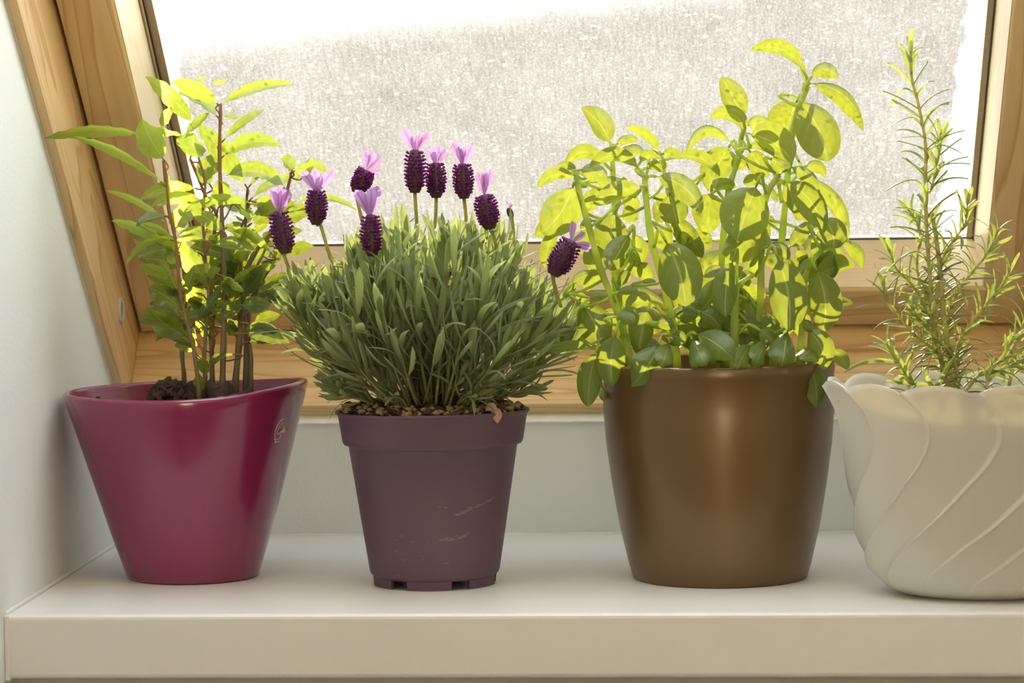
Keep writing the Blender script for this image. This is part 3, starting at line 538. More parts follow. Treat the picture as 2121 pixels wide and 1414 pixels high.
BASIL=[[519.1,161.0,344.7,507.7,159.0,367.7,483.4,155.4,359.3,11.9,30],[523.4,153.0,339.9,532.5,150.6,352.3,541.8,146.3,339.7,12.2,20],[522.2,169.0,336.9,553.8,176.5,335.4,560.6,190.4,304.5,14.7,35],[516.2,141.0,326.1,530.1,135.8,307.0,533.4,126.1,283.8,28.7,5],[515.6,185.0,326.2,508.5,189.3,311.3,505.9,197.3,294.9,28.5,10],[521.1,171.0,338.1,519.2,171.7,345.3,517.3,173.0,352.5,4.6,30],[477.4,171.0,311.8,473.4,174.0,328.6,463.1,179.5,342.6,17.4,10],[480.1,161.0,302.5,475.0,159.5,323.8,455.4,156.8,314.2,12.0,25],[471.2,157.0,294.9,451.1,152.5,320.7,439.3,144.2,290.3,8.8,-25],[480.3,177.0,309.0,488.4,178.2,312.5,497.0,180.4,310.5,11.3,15],[480.5,145.0,303.5,499.9,141.7,300.3,510.7,135.6,283.9,25.1,-35],[469.3,189.0,296.0,458.5,194.5,281.6,453.9,204.7,264.1,22.1,10],[471.5,185.0,289.0,475.8,186.7,284.3,480.1,190.0,279.6,11.6,20],[480.5,153.0,293.4,491.1,150.1,296.1,498.5,144.6,288.0,9.0,-40],[481.8,173.0,292.3,488.7,175.1,283.0,495.5,178.9,273.6,15.4,15],[495.1,149.0,286.3,502.8,147.5,284.2,508.0,144.8,278.2,13.4,20],[508.8,155.0,280.4,523.3,151.9,278.0,527.2,146.1,263.8,10.7,25],[519.6,173.0,280.3,530.9,174.5,284.8,534.0,177.3,272.9,8.9,15],[504.6,149.0,270.9,528.7,145.8,260.8,530.7,139.9,234.9,20.1,20],[504.3,159.0,270.2,513.1,156.0,255.0,525.4,150.5,242.7,12.2,20],[520.7,173.0,273.3,547.5,175.7,259.8,549.5,180.8,229.7,12.5,30],[486.9,135.0,269.5,478.7,131.7,250.9,472.7,125.5,231.7,34.5,5],[489.1,143.0,250.1,485.6,137.1,227.3,462.8,126.0,223.7,25.3,5],[490.0,159.0,269.3,484.0,157.1,272.2,477.5,153.5,270.6,9.1,20],[417.2,145.0,275.4,441.7,140.4,273.4,449.2,131.9,250.2,17.0,20],[427.7,159.0,264.3,430.2,156.9,253.5,432.7,152.9,242.6,20.1,5],[408.1,147.0,279.5,391.9,144.4,299.6,374.0,139.4,281.2,11.0,20],[410.0,135.0,268.8,391.8,133.3,267.1,376.6,130.3,256.8,13.6,15],[363.1,143.0,271.0,357.8,140.3,250.7,341.2,135.2,238.1,26.9,0],[363.7,167.0,273.7,348.1,163.5,283.4,337.9,157.0,268.4,9.7,20],[364.2,171.0,279.5,357.9,173.0,283.4,350.4,176.7,283.9,6.9,25],[366.0,157.0,280.1,377.5,155.4,281.9,385.0,152.5,273.0,13.4,20],[381.8,181.0,285.6,367.8,184.4,299.9,355.4,190.6,284.2,11.3,15],[387.6,169.0,297.6,382.1,173.1,313.8,367.3,180.8,323.1,16.3,10],[390.9,173.0,297.0,397.7,174.9,303.5,406.4,178.4,300.0,7.1,15],[421.6,161.0,290.8,415.0,157.6,306.1,398.6,151.2,308.7,7.3,20],[411.6,173.0,290.9,401.5,175.6,297.4,390.6,180.5,292.4,11.2,-40],[430.7,165.0,287.8,451.1,162.3,292.9,461.9,157.3,274.8,9.9,-30],[422.2,159.0,290.2,430.1,157.2,292.0,436.6,153.9,287.1,8.4,-35],[407.6,149.0,284.1,413.1,148.0,292.8,421.9,146.1,287.3,8.4,-35],[411.6,145.0,280.6,418.2,143.9,283.9,423.0,141.9,278.2,7.9,-30],[375.5,175.0,271.8,389.3,178.5,272.1,402.3,185.0,267.9,10.7,15],[384.0,177.0,263.5,374.6,179.0,264.0,367.4,182.8,257.9,9.1,20],[390.9,157.0,251.7,385.4,155.0,238.3,389.1,151.4,224.3,23.0,5],[401.0,141.0,237.6,393.9,136.6,225.3,386.9,128.5,213.1,17.4,10],[456.3,181.0,264.9,453.8,184.5,249.5,451.3,191.0,234.0,23.0,5],[427.4,169.0,248.1,441.1,172.8,235.6,449.5,180.0,218.7,15.4,15],[458.6,175.0,264.4,465.1,175.5,270.0,473.0,176.5,266.5,10.5,-40],[491.8,175.0,247.2,498.0,176.1,245.8,499.3,178.1,239.6,5.5,20],[544.3,157.0,230.9,536.2,156.0,229.7,530.0,154.0,224.3,11.0,20],[530.0,149.0,246.1,540.1,146.3,237.9,537.4,141.4,225.2,21.5,10],[542.5,169.0,228.9,559.1,171.2,226.9,558.3,175.3,210.1,10.7,25],[508.7,169.0,225.3,516.4,172.1,233.8,522.3,177.8,243.6,11.3,15],[447.1,183.0,270.8,441.8,185.0,263.9,436.4,188.6,256.9,7.3,20],[489.8,181.0,271.4,487.5,182.1,274.9,485.3,184.1,278.4,8.8,25],[487.3,185.0,245.9,490.7,186.4,237.2,494.2,189.1,228.3,14.2,15],[415.7,181.0,260.8,422.9,182.7,257.8,427.1,185.8,251.3,10.5,-40],[404.0,185.0,262.0,400.4,186.4,257.4,396.8,189.1,252.8,13.9,10],[424.7,189.0,243.1,420.6,191.2,250.1,416.5,195.2,257.1,13.9,10],[379.5,189.0,265.8,371.1,190.8,257.1,362.7,194.2,248.4,12.8,10],[405.1,185.0,251.6,399.8,186.6,248.7,394.4,189.7,245.8,12.8,10],[466.7,183.0,264.7,463.8,184.7,271.7,456.3,187.8,270.6,10.6,-30],[520.9,189.0,244.3,516.9,190.4,249.2,510.6,193.0,250.1,10.5,10],[528.9,183.0,260.5,531.2,185.4,252.9,533.6,189.9,245.3,9.5,15],[496.2,153.0,268.1,498.4,151.1,262.4,500.5,147.6,256.7,4.6,30],[351.9,177.0,246.6,343.0,179.0,240.8,333.9,182.8,235.0,12.8,10],[359.9,181.0,251.0,350.4,182.6,251.1,345.5,185.5,243.0,11.8,15],[375.4,169.0,245.3,368.3,169.6,246.4,366.0,170.7,239.6,7.9,-30],[397.2,185.0,271.4,399.4,186.4,266.7,401.6,189.0,262.0,11.0,20],[514.8,165.0,285.5,516.5,164.1,282.9,518.1,162.4,280.3,2.6,30],[507.3,169.0,329.1,511.6,169.8,329.0,515.3,171.2,326.7,3.3,30],[424.6,122.8,233.3,436.9,117.1,212.7,438.4,106.5,189.1,29.7,0],[524.9,171.2,236.1,535.0,175.4,221.7,538.9,183.1,204.4,16.1,5],[499.3,127.2,221.6,509.8,120.7,197.5,506.9,108.6,171.8,25.7,0],[525.7,147.0,212.2,535.9,144.6,191.6,530.2,140.0,169.4,23.5,0],[470.6,129.4,219.6,463.3,124.2,201.1,464.8,114.5,181.4,17.4,10],[486.7,144.8,230.3,482.1,142.8,222.0,479.7,139.0,213.0,13.0,15],[484.6,162.4,229.3,486.2,165.3,216.8,487.9,170.7,204.2,15.4,15],[492.2,140.4,226.4,504.2,138.9,230.5,507.9,136.0,218.4,9.7,20],[391.3,120.6,171.1,385.8,116.5,153.6,389.2,120.1,135.1,20.1,5],[420.7,114.0,165.0,414.6,90.3,150.1,402.1,104.1,136.2,22.4,5],[378.3,129.4,159.3,371.8,125.0,141.1,372.2,116.8,122.0,17.2,5],[444.3,116.9,170.2,460.5,76.5,168.2,470.0,81.2,154.4,18.6,10],[413.1,136.0,185.9,407.6,134.9,172.9,406.6,132.9,158.9,17.4,10],[416.6,131.6,191.2,404.3,130.5,196.1,398.8,128.6,184.2,11.6,20],[391.2,125.0,181.6,398.6,123.8,183.2,404.3,121.5,178.3,10.3,20],[365.7,140.4,191.3,379.3,136.5,179.3,380.6,129.3,161.6,23.2,10],[363.4,138.2,180.1,359.6,136.8,169.3,355.9,134.1,158.7,11.0,20],[376.9,122.8,161.5,359.9,118.7,163.9,343.6,111.1,159.7,7.7,15],[518.6,129.4,172.8,531.6,120.4,162.3,530.5,121.9,144.9,18.9,5],[517.3,127.2,153.1,527.1,113.1,138.6,524.2,112.9,120.3,16.6,15],[535.7,153.6,156.9,544.9,151.9,152.7,546.8,148.7,142.9,10.3,20],[506.3,130.3,171.1,503.3,89.9,161.5,501.4,92.6,149.4,19.5,5],[481.3,118.5,162.5,475.4,78.1,157.6,471.9,81.5,148.8,13.0,15],[429.6,131.6,180.9,437.8,130.7,185.4,446.0,129.2,180.9,13.0,15],[446.5,136.0,183.9,456.3,134.7,182.5,460.6,132.3,173.7,16.6,15],[418.3,127.2,177.3,424.4,126.5,177.5,430.2,125.2,175.6,10.1,15],[427.3,122.8,168.9,433.6,122.1,168.4,438.0,120.8,163.9,11.3,15],[407.4,144.8,203.9,414.0,144.3,205.7,419.9,143.4,202.1,4.9,20],[391.4,140.4,196.8,398.6,139.0,201.4,406.4,136.5,197.9,6.7,20],[372.2,136.0,192.6,378.3,134.9,198.1,386.0,132.7,195.5,7.9,20],[448.7,162.4,194.1,452.3,163.8,200.5,459.7,166.5,201.2,6.7,20],[452.2,166.8,201.3,454.1,168.5,210.1,462.7,171.5,212.6,10.1,15],[480.7,151.4,191.9,483.2,150.2,183.1,485.7,148.0,174.3,8.9,15],[476.2,175.6,178.1,478.5,177.9,170.1,480.8,182.3,162.0,11.0,10],[460.6,149.2,173.9,466.2,148.8,173.7,469.7,148.2,169.3,8.9,15],[486.5,127.2,172.1,494.0,125.8,168.1,498.4,123.1,160.9,11.0,20],[491.1,166.8,176.1,498.8,167.8,177.6,504.9,169.6,172.4,6.5,15],[517.6,129.4,179.0,520.0,128.5,174.5,522.5,126.8,170.1,7.7,15],[460.2,158.0,187.2,465.1,157.3,181.8,468.1,156.0,175.2,10.1,15],[473.9,166.8,183.2,479.8,168.5,189.4,486.6,171.7,184.0,11.2,-40],[379.4,180.0,228.9,375.2,181.6,219.6,370.8,184.6,210.2,16.3,10],[402.6,184.4,236.6,404.2,185.3,224.9,405.8,187.0,213.2,17.4,10],[417.7,184.4,239.9,422.8,186.4,232.3,427.9,190.1,224.5,15.1,10],[349.7,173.4,241.0,342.0,174.7,228.1,341.0,177.2,213.1,10.7,15],[360.2,162.4,201.9,366.1,164.1,208.6,375.1,167.2,209.1,10.1,15],[406.1,175.6,217.1,410.6,176.9,209.5,415.1,179.4,201.8,11.0,10],[400.4,177.8,227.5,402.5,180.2,216.4,404.6,184.5,205.2,10.7,15],[515.3,164.6,208.2,520.0,166.7,213.3,524.8,170.6,218.2,8.3,15],[479.2,182.2,243.9,487.2,184.9,237.9,495.4,189.8,231.9,12.8,10],[514.5,180.0,193.7,509.9,181.3,187.3,505.2,183.8,180.9,11.8,15],[544.3,177.8,190.1,533.1,181.0,195.5,528.6,186.8,207.2,7.3,20],[438.3,175.6,200.5,444.0,177.8,192.2,449.7,182.0,183.9,13.0,15],[468.1,171.2,170.3,465.1,172.6,162.2,462.2,175.1,153.9,10.7,15],[491.4,122.3,163.8,487.5,81.9,159.2,484.1,84.6,151.8,13.0,15],[442.0,117.5,166.9,447.3,77.5,160.4,452.1,80.9,151.2,17.4,10],[427.3,122.4,164.4,425.1,84.8,158.4,422.1,90.4,149.7,12.8,10],[519.9,171.2,181.4,517.0,173.8,173.2,514.2,178.6,164.8,13.0,15],[394.4,166.8,182.9,386.7,169.9,175.8,378.9,175.7,168.6,16.6,15],[380.7,171.2,210.6,372.6,173.1,205.7,369.9,176.6,196.6,13.0,15],[391.1,166.8,199.1,395.0,168.2,190.9,398.9,170.8,182.6,13.2,-30],[363.2,171.2,196.9,367.0,173.5,189.8,370.8,177.8,182.5,9.5,15],[399.1,175.6,212.5,394.4,176.1,206.8,389.7,177.1,201.0,10.5,-40],[353.9,169.0,192.4,356.8,169.7,199.6,363.3,171.0,203.8,9.7,20],[435.9,171.2,182.2,432.5,172.6,188.0,429.0,175.2,193.7,8.5,20],[525.8,144.8,159.9,518.9,103.4,158.0,513.2,101.6,153.7,16.0,-50],[442.1,180.0,231.6,446.1,180.7,225.8,450.0,182.1,219.9,11.6,10],[434.1,171.2,237.7,437.5,172.7,231.9,440.9,175.5,226.0,9.3,10],[514.7,177.8,225.1,518.1,179.9,218.6,521.7,183.7,212.0,8.3,15],[375.0,162.4,183.3,381.2,163.7,177.9,387.4,166.2,172.5,14.2,15],[452.0,166.8,177.7,458.4,168.2,182.1,464.8,170.7,186.6,9.5,15],[379.8,171.2,131.7,381.6,138.9,129.0,382.0,141.0,123.6,5.9,15],[497.9,162.4,172.8,496.1,164.0,161.8,494.3,166.8,150.7,13.0,15]]
BASIL_STEMS=[([[401.5,145.0,144.6],[392.7,145.0,181.8],[380.9,145.0,212.1],[373.1,145.0,241.3],[366.5,145.0,266.3],[364.7,145.0,279.3]],5.4,3.6),([[432.3,140.0,144.7],[429.3,140.0,173.5],[422.8,140.0,204.3],[415.3,140.0,233.1],[411.7,140.0,264.8],[411.5,140.0,277.1]],5.4,4),([[470.4,135.0,144.7],[470.6,135.0,162.0],[471.5,135.0,196.2],[472.6,135.0,203.3]],6,5),([[484.9,150.0,143.6],[485.3,150.0,163.3],[488.5,150.0,189.8],[489.8,150.0,230.3],[492.3,150.0,258.1],[498.3,150.0,270.4],[501.9,150.0,275.2]],5.4,3.6),([[496.7,175.0,141.7],[499.7,175.0,183.2],[503.7,175.0,228.5],[506.9,175.0,260.8],[510.5,175.0,297.7],[515.2,175.0,317.1],[522.3,175.0,335.4]],5.2,3.8),([[461.0,180.0,141.7],[461.7,180.0,183.3],[463.1,180.0,223.2],[467.7,180.0,263.6],[473.9,180.0,284.4],[477.4,180.0,303.8]],5.2,3.6),([[393.6,185.0,141.9],[390.2,185.0,197.2],[389.4,185.0,247.2],[388.4,185.0,274.9],[387.7,185.0,297.8]],4.6,3.2),([[514.6,165.0,142.2],[517.6,165.0,183.5],[519.3,165.0,203.3],[523.4,165.0,215.1],[532.6,165.0,225.2],[544.8,165.0,230.9]],4.4,3),([[443.7,185.0,141.5],[440.9,185.0,196.6],[431.3,185.0,236.7],[426.6,185.0,263.4],[421.8,185.0,286.7]],4.4,3),([[503.8,155.0,256.2],[501.3,155.0,269.3],[497.5,155.0,279.2]],3,2.4),([[473.9,140.0,201.5],[480.4,140.0,206.3],[486.3,140.0,208.5]],3.4,2.4),([[409.0,140.0,225.0],[402.5,140.0,226.7],[397.9,140.0,221.9]],2.4,1.8)]
ROSEMARY=[([[612.5,90.0,135.6],[609.5,90.0,161.6],[606.5,90.0,186.4],[605.1,90.0,211.7],[602.3,90.0,234.5],[599.9,90.0,249.7]],4.6,2.4),([[610.9,85.0,136.6],[603.8,85.0,158.2],[600.1,85.0,173.1],[598.1,85.0,206.6],[596.1,85.0,240.0],[595.6,85.0,268.7],[595.7,85.0,293.8],[591.5,85.0,319.0],[586.9,85.0,337.8],[586.4,85.0,355.0]],3.4,1.6),([[609.0,85.0,140.7],[604.7,85.0,155.0],[587.9,85.0,170.0],[576.0,85.0,184.7],[569.2,85.0,195.8],[568.0,85.0,210.7]],2.4,1.2),([[601.8,100.0,173.2],[594.6,100.0,189.2],[586.8,100.0,202.9],[577.1,100.0,212.9],[572.7,100.0,226.0]],2.2,1.2),([[613.4,85.0,139.1],[616.4,85.0,161.9],[626.8,85.0,179.5],[637.7,85.0,192.9],[647.8,85.0,206.1],[650.0,85.0,213.9]],2.6,1.3),([[609.0,100.0,166.7],[611.3,100.0,181.0],[617.7,100.0,198.1],[628.2,100.0,211.4],[638.3,100.0,224.6],[644.6,100.0,239.4]],2.4,1.2),([[602.8,90.0,192.7],[603.5,90.0,206.3],[608.6,90.0,223.0],[616.4,90.0,234.3],[621.8,90.0,243.1],[623.1,90.0,257.2]],2.2,1.2),([[632.2,70.0,140.1],[635.9,70.0,147.9],[643.1,70.0,153.8],[647.4,70.0,162.5],[652.7,70.0,171.2]],2.4,1.2),([[598.4,90.0,262.3],[601.6,90.0,272.3],[603.9,90.0,288.4],[605.8,90.0,301.5]],1.8,1),([[584.8,60.0,138.1],[580.2,60.0,145.9],[574.1,60.0,156.0],[567.3,60.0,167.9]],1.8,1),([[601.0,110.0,185.4],[591.6,110.0,211.1],[593.3,110.0,236.6],[585.5,110.0,252.7]],2,1.1),([[617.0,75.0,138.2],[612.4,75.0,155.6],[598.5,75.0,171.5],[586.1,75.0,187.3]],2,1),([[617.0,75.0,138.2],[629.5,75.0,144.4],[643.5,75.0,147.5],[659.1,75.0,153.6]],2.2,1.2),([[650.5,100.0,134.5],[655.3,100.0,156.7],[661.7,100.0,182.1],[666.5,100.0,198.0]],2.4,1.2)]
FLOWERS=[([172.6,100.0,227.3],[167.6,100.0,255.8],15.0,[[161.5,105.7,271.1],[168.1,98.6,272.7],[171.5,105.5,272.1],[174.8,105.0,269.9]],[[170.9,100.0,227.3],[173.7,110.0,213.8],[180.3,130.0,180.7]]),([189.9,125.0,245.7],[190.3,125.0,269.5],13.9,[[179.8,126.1,282.3],[189.3,122.1,284.1],[193.1,130.8,280.4],[202.3,125.0,282.3]],[[192.7,125.0,245.1],[196.1,135.0,228.2],[197.8,155.0,216.3]]),([213.9,150.0,266.7],[221.5,150.0,282.2],13.4,[[221.3,149.0,296.2],[226.5,147.8,295.0],[231.5,155.8,291.6],[231.6,149.9,281.5]],[[213.9,150.0,266.7],[216.9,160.0,246.3],[218.8,180.0,228.8]]),([231.5,90.0,225.3],[230.9,90.0,253.0],13.9,[[221.1,87.4,269.4],[226.8,89.7,267.2],[232.2,85.5,270.4],[235.9,91.5,271.9]],[[234.2,90.0,225.3],[239.3,100.0,203.6],[237.3,120.0,180.7]]),([254.4,150.0,266.2],[254.9,150.0,295.7],14.2,[[246.8,149.3,310.8],[254.1,147.5,305.2],[258.1,153.4,306.3],[264.2,153.9,307.3]],[[254.4,150.0,266.2],[253.8,160.0,255.9],[252.4,180.0,245.4]]),([268.0,160.0,262.5],[267.8,160.0,286.6],13.4,[[262.9,154.2,296.2],[266.2,160.4,295.6],[271.6,157.3,298.8],[274.8,165.2,296.0]],[[268.0,160.0,262.5],[266.6,170.0,251.1],[263.7,190.0,241.7]]),([288.0,150.0,261.8],[287.2,150.0,285.8],13.4,[[280.2,153.4,300.4],[284.9,146.9,297.5],[288.7,147.2,296.9],[294.4,145.9,298.1]],[[288.0,150.0,261.8],[287.9,160.0,254.4],[286.6,180.0,246.2]]),([307.9,120.0,241.6],[303.8,120.0,264.8],15.0,[[299.7,125.9,280.7],[304.3,117.5,280.7],[308.9,121.3,281.7]],[[307.9,120.0,241.6],[309.8,130.0,235.9],[309.9,150.0,225.3]]),([351.9,75.0,212.1],[365.1,75.0,234.5],16.7,[[365.3,74.7,247.4],[373.7,76.7,239.7],[378.4,76.2,230.0],[375.6,77.9,226.8]],[[351.9,75.0,212.1],[352.9,85.0,203.0],[355.4,105.0,190.1]]),([318.9,170.0,248.2],[316.7,170.0,255.0],5.6,[[316.0,165.4,259.6],[318.2,173.1,258.9],[320.3,167.6,257.2]],[[318.9,170.0,248.2],[319.2,180.0,239.0],[317.6,200.0,227.1]])]
DOME=[[165.3,141.0,209.7],[175.5,141.0,221.1],[202.2,141.0,233.9],[228.9,141.0,248.4],[252.0,141.0,251.4],[281.7,141.0,257.6],[301.3,141.0,252.4],[321.0,141.0,252.2],[333.8,141.0,225.9],[353.2,141.0,202.7],[364.5,141.0,196.1]]

# ================================================================== magenta pot with bay laurel
root = (.0915, .178, 0)
bay = thing('potted_bay_laurel', 'glossy magenta flower pot with wavy rim and a bay laurel, leftmost on the sill', 'potted plant', root)
prof = [(0, .0445), (.0015, .0462), (.004, .0470), (.026, .0543), (.061, .0648), (.090, .0735), (.110, .0795), (.122, .0832), (.128, .0852)]
def rimz(ph):
    x, y = math.sin(ph), math.cos(ph)          # x to the right, y towards the room
    return .0068*max(0, x)**2 - .0005*max(0, y)**2 + .0003*max(0, -x)**2 + .0008*max(0, -y)**2
vs, fs = shell(0, 0, prof, .0052, .012, 128, rimz, 1.0, -.02)
pot = part('pot', vs, fs, M['magenta'], bay)
mpot_r = lambda z: smooth_tab(prof, z)
# printed oval mark with script on the right flank
def on_pot(a_, b_):         # mm offsets (right, up) from the mark's middle
    z = .1045+b_/1000; r_ = mpot_r(z)+.00035; ph = math.radians(66)+a_/1000/r_
    return (r_*math.sin(ph)-.02*z, -r_*math.cos(ph), z)
strokes = [[(8*math.cos(q)*.9-1, 8.6*math.sin(q)) for q in [math.radians(d_) for d_ in range(95, 250, 12)]],
 [(-1.2, 5.2), (-1.6, 5.9), (-2.6, 5.4), (-4.4, 3.2), (-5.6, .6), (-5.9, -1.2), (-5.2, -1.9), (-3.4, -1.2), (-2.4, -.2)],
 [(-2.4, -.2), (-2.6, -1.0), (-1.8, -1.3), (-1.1, -.5), (-1.5, .3), (-2.2, .2)],
 [(-1.1, .2), (-1.0, -.8), (-.3, -1.0), (.3, .3), (.3, -.8), (.9, -.9)],
 [(1.0, 3.2), (1.1, -.6), (1.9, -1.0), (2.4, 0), (1.9, .7), (1.2, .2)],
 [(3.2, .7), (3.3, -.9), (3.9, -.6)], [(3.3, 2.0), (3.4, 2.3)],
 [(-2.2, -2.2), (-.4, -3.4), (-1.0, -4.4), (-3.0, -5.6), (-5.6, -5.6), (-7.6, -5.0)],
 [(-6.6, -7.6), (-6.2, -7.0), (-5.8, -7.6), (-5.4, -7.0)], [(-4.6, -7.6), (-4.2, -7.0), (-3.8, -7.6)], [(-2.6, -7.0), (-2.4, -7.6), (-2.0, -7.0), (-1.6, -7.6)]]
gl = [tube_geo(spline([on_pot(*p) for p in st], 4), [.00022]*(len(spline([on_pot(*p) for p in st], 4))), 5) for st in strokes]
vs, fs = join(gl); part('printed_mark', vs, fs, M['logo'], pot, label='pale oval printed mark with handwritten lettering')
vs, fs = disc_soil(0, 0, .070, .104, .006, 3); part('soil', vs, fs, M['soil'], bay)
rr = random.Random(4)
P = [blob((rr.gauss(.008, .014), rr.gauss(-.012, .013), .108+rr.uniform(0, .012)), rr.uniform(.006, .013), k, 3, 1.1) for k in range(26)]
P += [blob((-.012+rr.gauss(0, .004), -.018+rr.gauss(0, .006), .126+rr.uniform(-.006, .008)), rr.uniform(.003, .006), k+60, 3, 1.2) for k in range(22)]
vs, fs = join(P); part('soil_clump', vs, fs, M['soil'], bay, kind='stuff')
pts = []
for k in range(60):
    ph = rr.uniform(PI*.55, PI*1.5); z = rr.uniform(.108, .125)
    if rr.random() < .3: ph = rr.choice([1.35*PI, 1.45*PI, 1.12*PI])+rr.gauss(0, .04); z = rr.gauss(.123, .002)
    r_ = mpot_r(min(z, .128))-.0056; pts.append((r_*math.sin(ph)-.02*z, -r_*math.cos(ph), z))
vs, fs = crumbs(pts, 2, .0003, .0009); part('soil_specks', vs, fs, M['crumb_dark'], bay, kind='stuff')
rt = Vector(root)
stems = []
for pts, r0, r1 in BAY_STEMS:
    sp = spline([mm(p) for p in pts], 5); n = len(sp)
    rad = [(r0+(r1-r0)*i/(n-1))/1000*.55*(1+.12*math.sin(i*1.9)) for i in range(n)]
    sp[0] = sp[0] - Vector((0, 0, .012))
    vs, fs = tube_geo(sp, rad, 8)
    o = part('stem', vs, fs, [M['bay_stem'], M['bay_twig']], bay, root)
    for p in o.data.polygons:
        if p.center.z > (.265 if r0 > 3 else .20): p.material_index = 1
    stems.append((o, sp))
def nearest(stems, p):
    return min(((q-p).length, i) for i, (o, sp) in enumerate(stems) for q in sp)[1]
def nearest_pt(stems, p):
    return min((((q-p).length, i, k) for i, (o, sp) in enumerate(stems) for k, q in enumerate(sp)))
rl = random.Random(8)
def put_leaf(row, kind, mat, stems, root, twig_mat, tr=.0006, petiole=True):
    P0, P1, P2 = Vector(mm(row[0:3])), Vector(mm(row[3:6])), Vector(mm(row[6:9])); wd = row[9]/1000
    vs, fs, uv = leaf_geo(P0, P1, P2, wd, row[10], kind, rl)
    d_, i, k = nearest_pt(stems, P0)
    o = part('leaf', vs, fs, mat, stems[i][0], root, uvs=uv)
    if petiole and .0008 < d_ < (.016 if kind == 'bay' else .03):
        a_ = stems[i][1][max(0, k-1)]; T = (P1-P0).normalized(); m_ = P0-T*min(.008, d_*.4)
        pv, pf = tube_geo(spline([a_, (a_+m_)/2-Vector((0, 0, d_*.08)), m_, P0+T*.002], 3), [tr*1.3]*9+[tr], 6)
        part('petiole', pv, pf, twig_mat, stems[i][0], root)
    return o
for r in BAY:
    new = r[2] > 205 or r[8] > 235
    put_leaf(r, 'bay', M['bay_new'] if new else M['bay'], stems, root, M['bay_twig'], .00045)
for k in range(110):        # the dark inner leaves; those set farther back are added to cast shade
    o, sp = rl.choice(stems[:8]); p = rl.choice(sp[6:]); 
    if p.z < .150 or p.z > (.26 if k < 42 else .215): continue
    az = rl.uniform(0, 2*PI); L = rl.uniform(.025, .04); d_ = Vector((math.cos(az), math.sin(az)*.8+.3, rl.uniform(-.15, .6))).normalized()*L
    b = p + d_.normalized()*.004 + (Vector((0, rl.uniform(.005, .03), 0)) if k > 42 else Vector()); row = [v*1000 for v in (*b, *(b+d_*.5+Vector((0, 0, .004))), *(b+d_))] + [L*1000*.36, rl.uniform(-50, 50)]
    put_leaf(row, 'bay', M['bay'], stems, root, M['bay_twig'], .0006)

# ================================================================== purple nursery pot with lavender
root = (.265, .141, 0); rt = Vector(root)
lav = thing('potted_lavender', 'scuffed purple plastic nursery pot with flowering butterfly lavender, second from left', 'potted plant', root)
prof = [(.0060, .0405), (.0075, .0424), (.0085, .0442), (.030, .0476), (.060, .0521), (.0955, .0572)]
L = [(.0085, 0), (.0085, .036), (.0085, .0404), (.0068, .0408), (.0062, .0424), (.0078, .0436), (.0095, .0444), (.030, .0476), (.060, .0522), (.0952, .0576),
     (.0958, .0590), (.0962, .0606), (.0975, .0614), (.0985, .0617), (.1165, .0645), (.1172, .0652), (.1178, .0660), (.1186, .0663), (.1194, .0660), (.1196, .0650), (.1186, .0635), (.105, .0612), (.09, .055), (.02, .043), (.014, .001)]
def rf(i, ph):
    z, r_ = L[i]; return (r_*math.sin(ph), -r_*math.cos(ph), z + (.0006*math.sin(ph*2+1) if z > .115 else 0))
vs, fs = rings(rf, len(L), 112)
pot = part('pot', vs, fs, M['purple'], lav)
for k in range(6):          # the six feet
    q0 = math.radians(k*60-21.3); q1 = math.radians(k*60+21.3); V = []; F = []; m = 10
    for (r_, z) in ((.0424, .0068), (.0416, .0), (.0392, .0), (.0392, .0085)):
        for j in range(m+1):
            sh = (.012 if z == 0 else 0); q = q0+sh+(q1-q0-2*sh)*j/m; V.append((r_*math.sin(q), -r_*math.cos(q), z))
    for i in range(4):
        for j in range(m): F.append((i*(m+1)+j, i*(m+1)+j+1, ((i+1) % 4)*(m+1)+j+1, ((i+1) % 4)*(m+1)+j))
    F += [(0, m+1, 2*(m+1), 3*(m+1)), (3*(m+1)+m, 2*(m+1)+m, m+1+m, m)]
    me = mesh('foot', V, F, M['purple'], False); recalc(me); obj('foot', me, pot)
# scuffs, thin smears of dried lime
def smear(name, a0, a1, z0, z1, wd, n=26, seed=0, par=None):
    P = []; rs = random.Random(seed)
    for k in range(n):
        t = rs.random(); a_ = math.radians(a0+(a1-a0)*t); z = z0+(z1-z0)*t+rs.gauss(0, wd)
        r_ = interp(prof, z)+.00005; s_ = rs.uniform(.0002, .0008)
        V = [((r_+.00008)*math.sin(a_+dx/r_), -(r_+.00008)*math.cos(a_+dx/r_), z+dz) for dx, dz in ((-s_*2.5, -s_*.15), (s_*2.5, s_*.1), (s_*2, s_*.4), (-s_*2, s_*.3))]
        P.append((V, [(0, 1, 2, 3)]))
    v, f = join(P); o = part(name, v, f, M['purple_scuff'], par, smooth=False, kind='stuff', label='pale dried lime smears')
smear('scuff_marks', 22, 58, .052, .062, .0006, 60, 1, pot)
smear('scuff_marks', 5, 34, .034, .038, .0008, 34, 2, pot)
smear('scuff_marks', -30, 30, .0955-.006, .086, .001, 20, 3, pot)
smear('scuff_marks', -30, 20, .02, .06, .02, 26, 4, pot)
vs, fs = disc_soil(0, 0, .0615, .1175, .007, 7, 20, 72); 
vs = [(v[0], v[1], v[2]+.010*(1-min(1, math.hypot(v[0], v[1])/.06))+.002) for v in vs]
part('soil', vs, fs, M['soil'], lav)
rr = random.Random(6); pts = []
for k in range(420):
    ph = rr.uniform(-PI*.6, PI*.6); r_ = rr.uniform(.045, .0612)*1.0; pts.append((r_*math.sin(ph), -r_*math.cos(ph), .1195+rr.uniform(-.001, .005)*(1-(r_-.045)/.03)))
vs, fs = crumbs(pts[:260], 3, .0009, .0034); part('soil_crumbs', vs, fs, M['crumb'], lav, kind='stuff', label='tan dry peat crumbs')
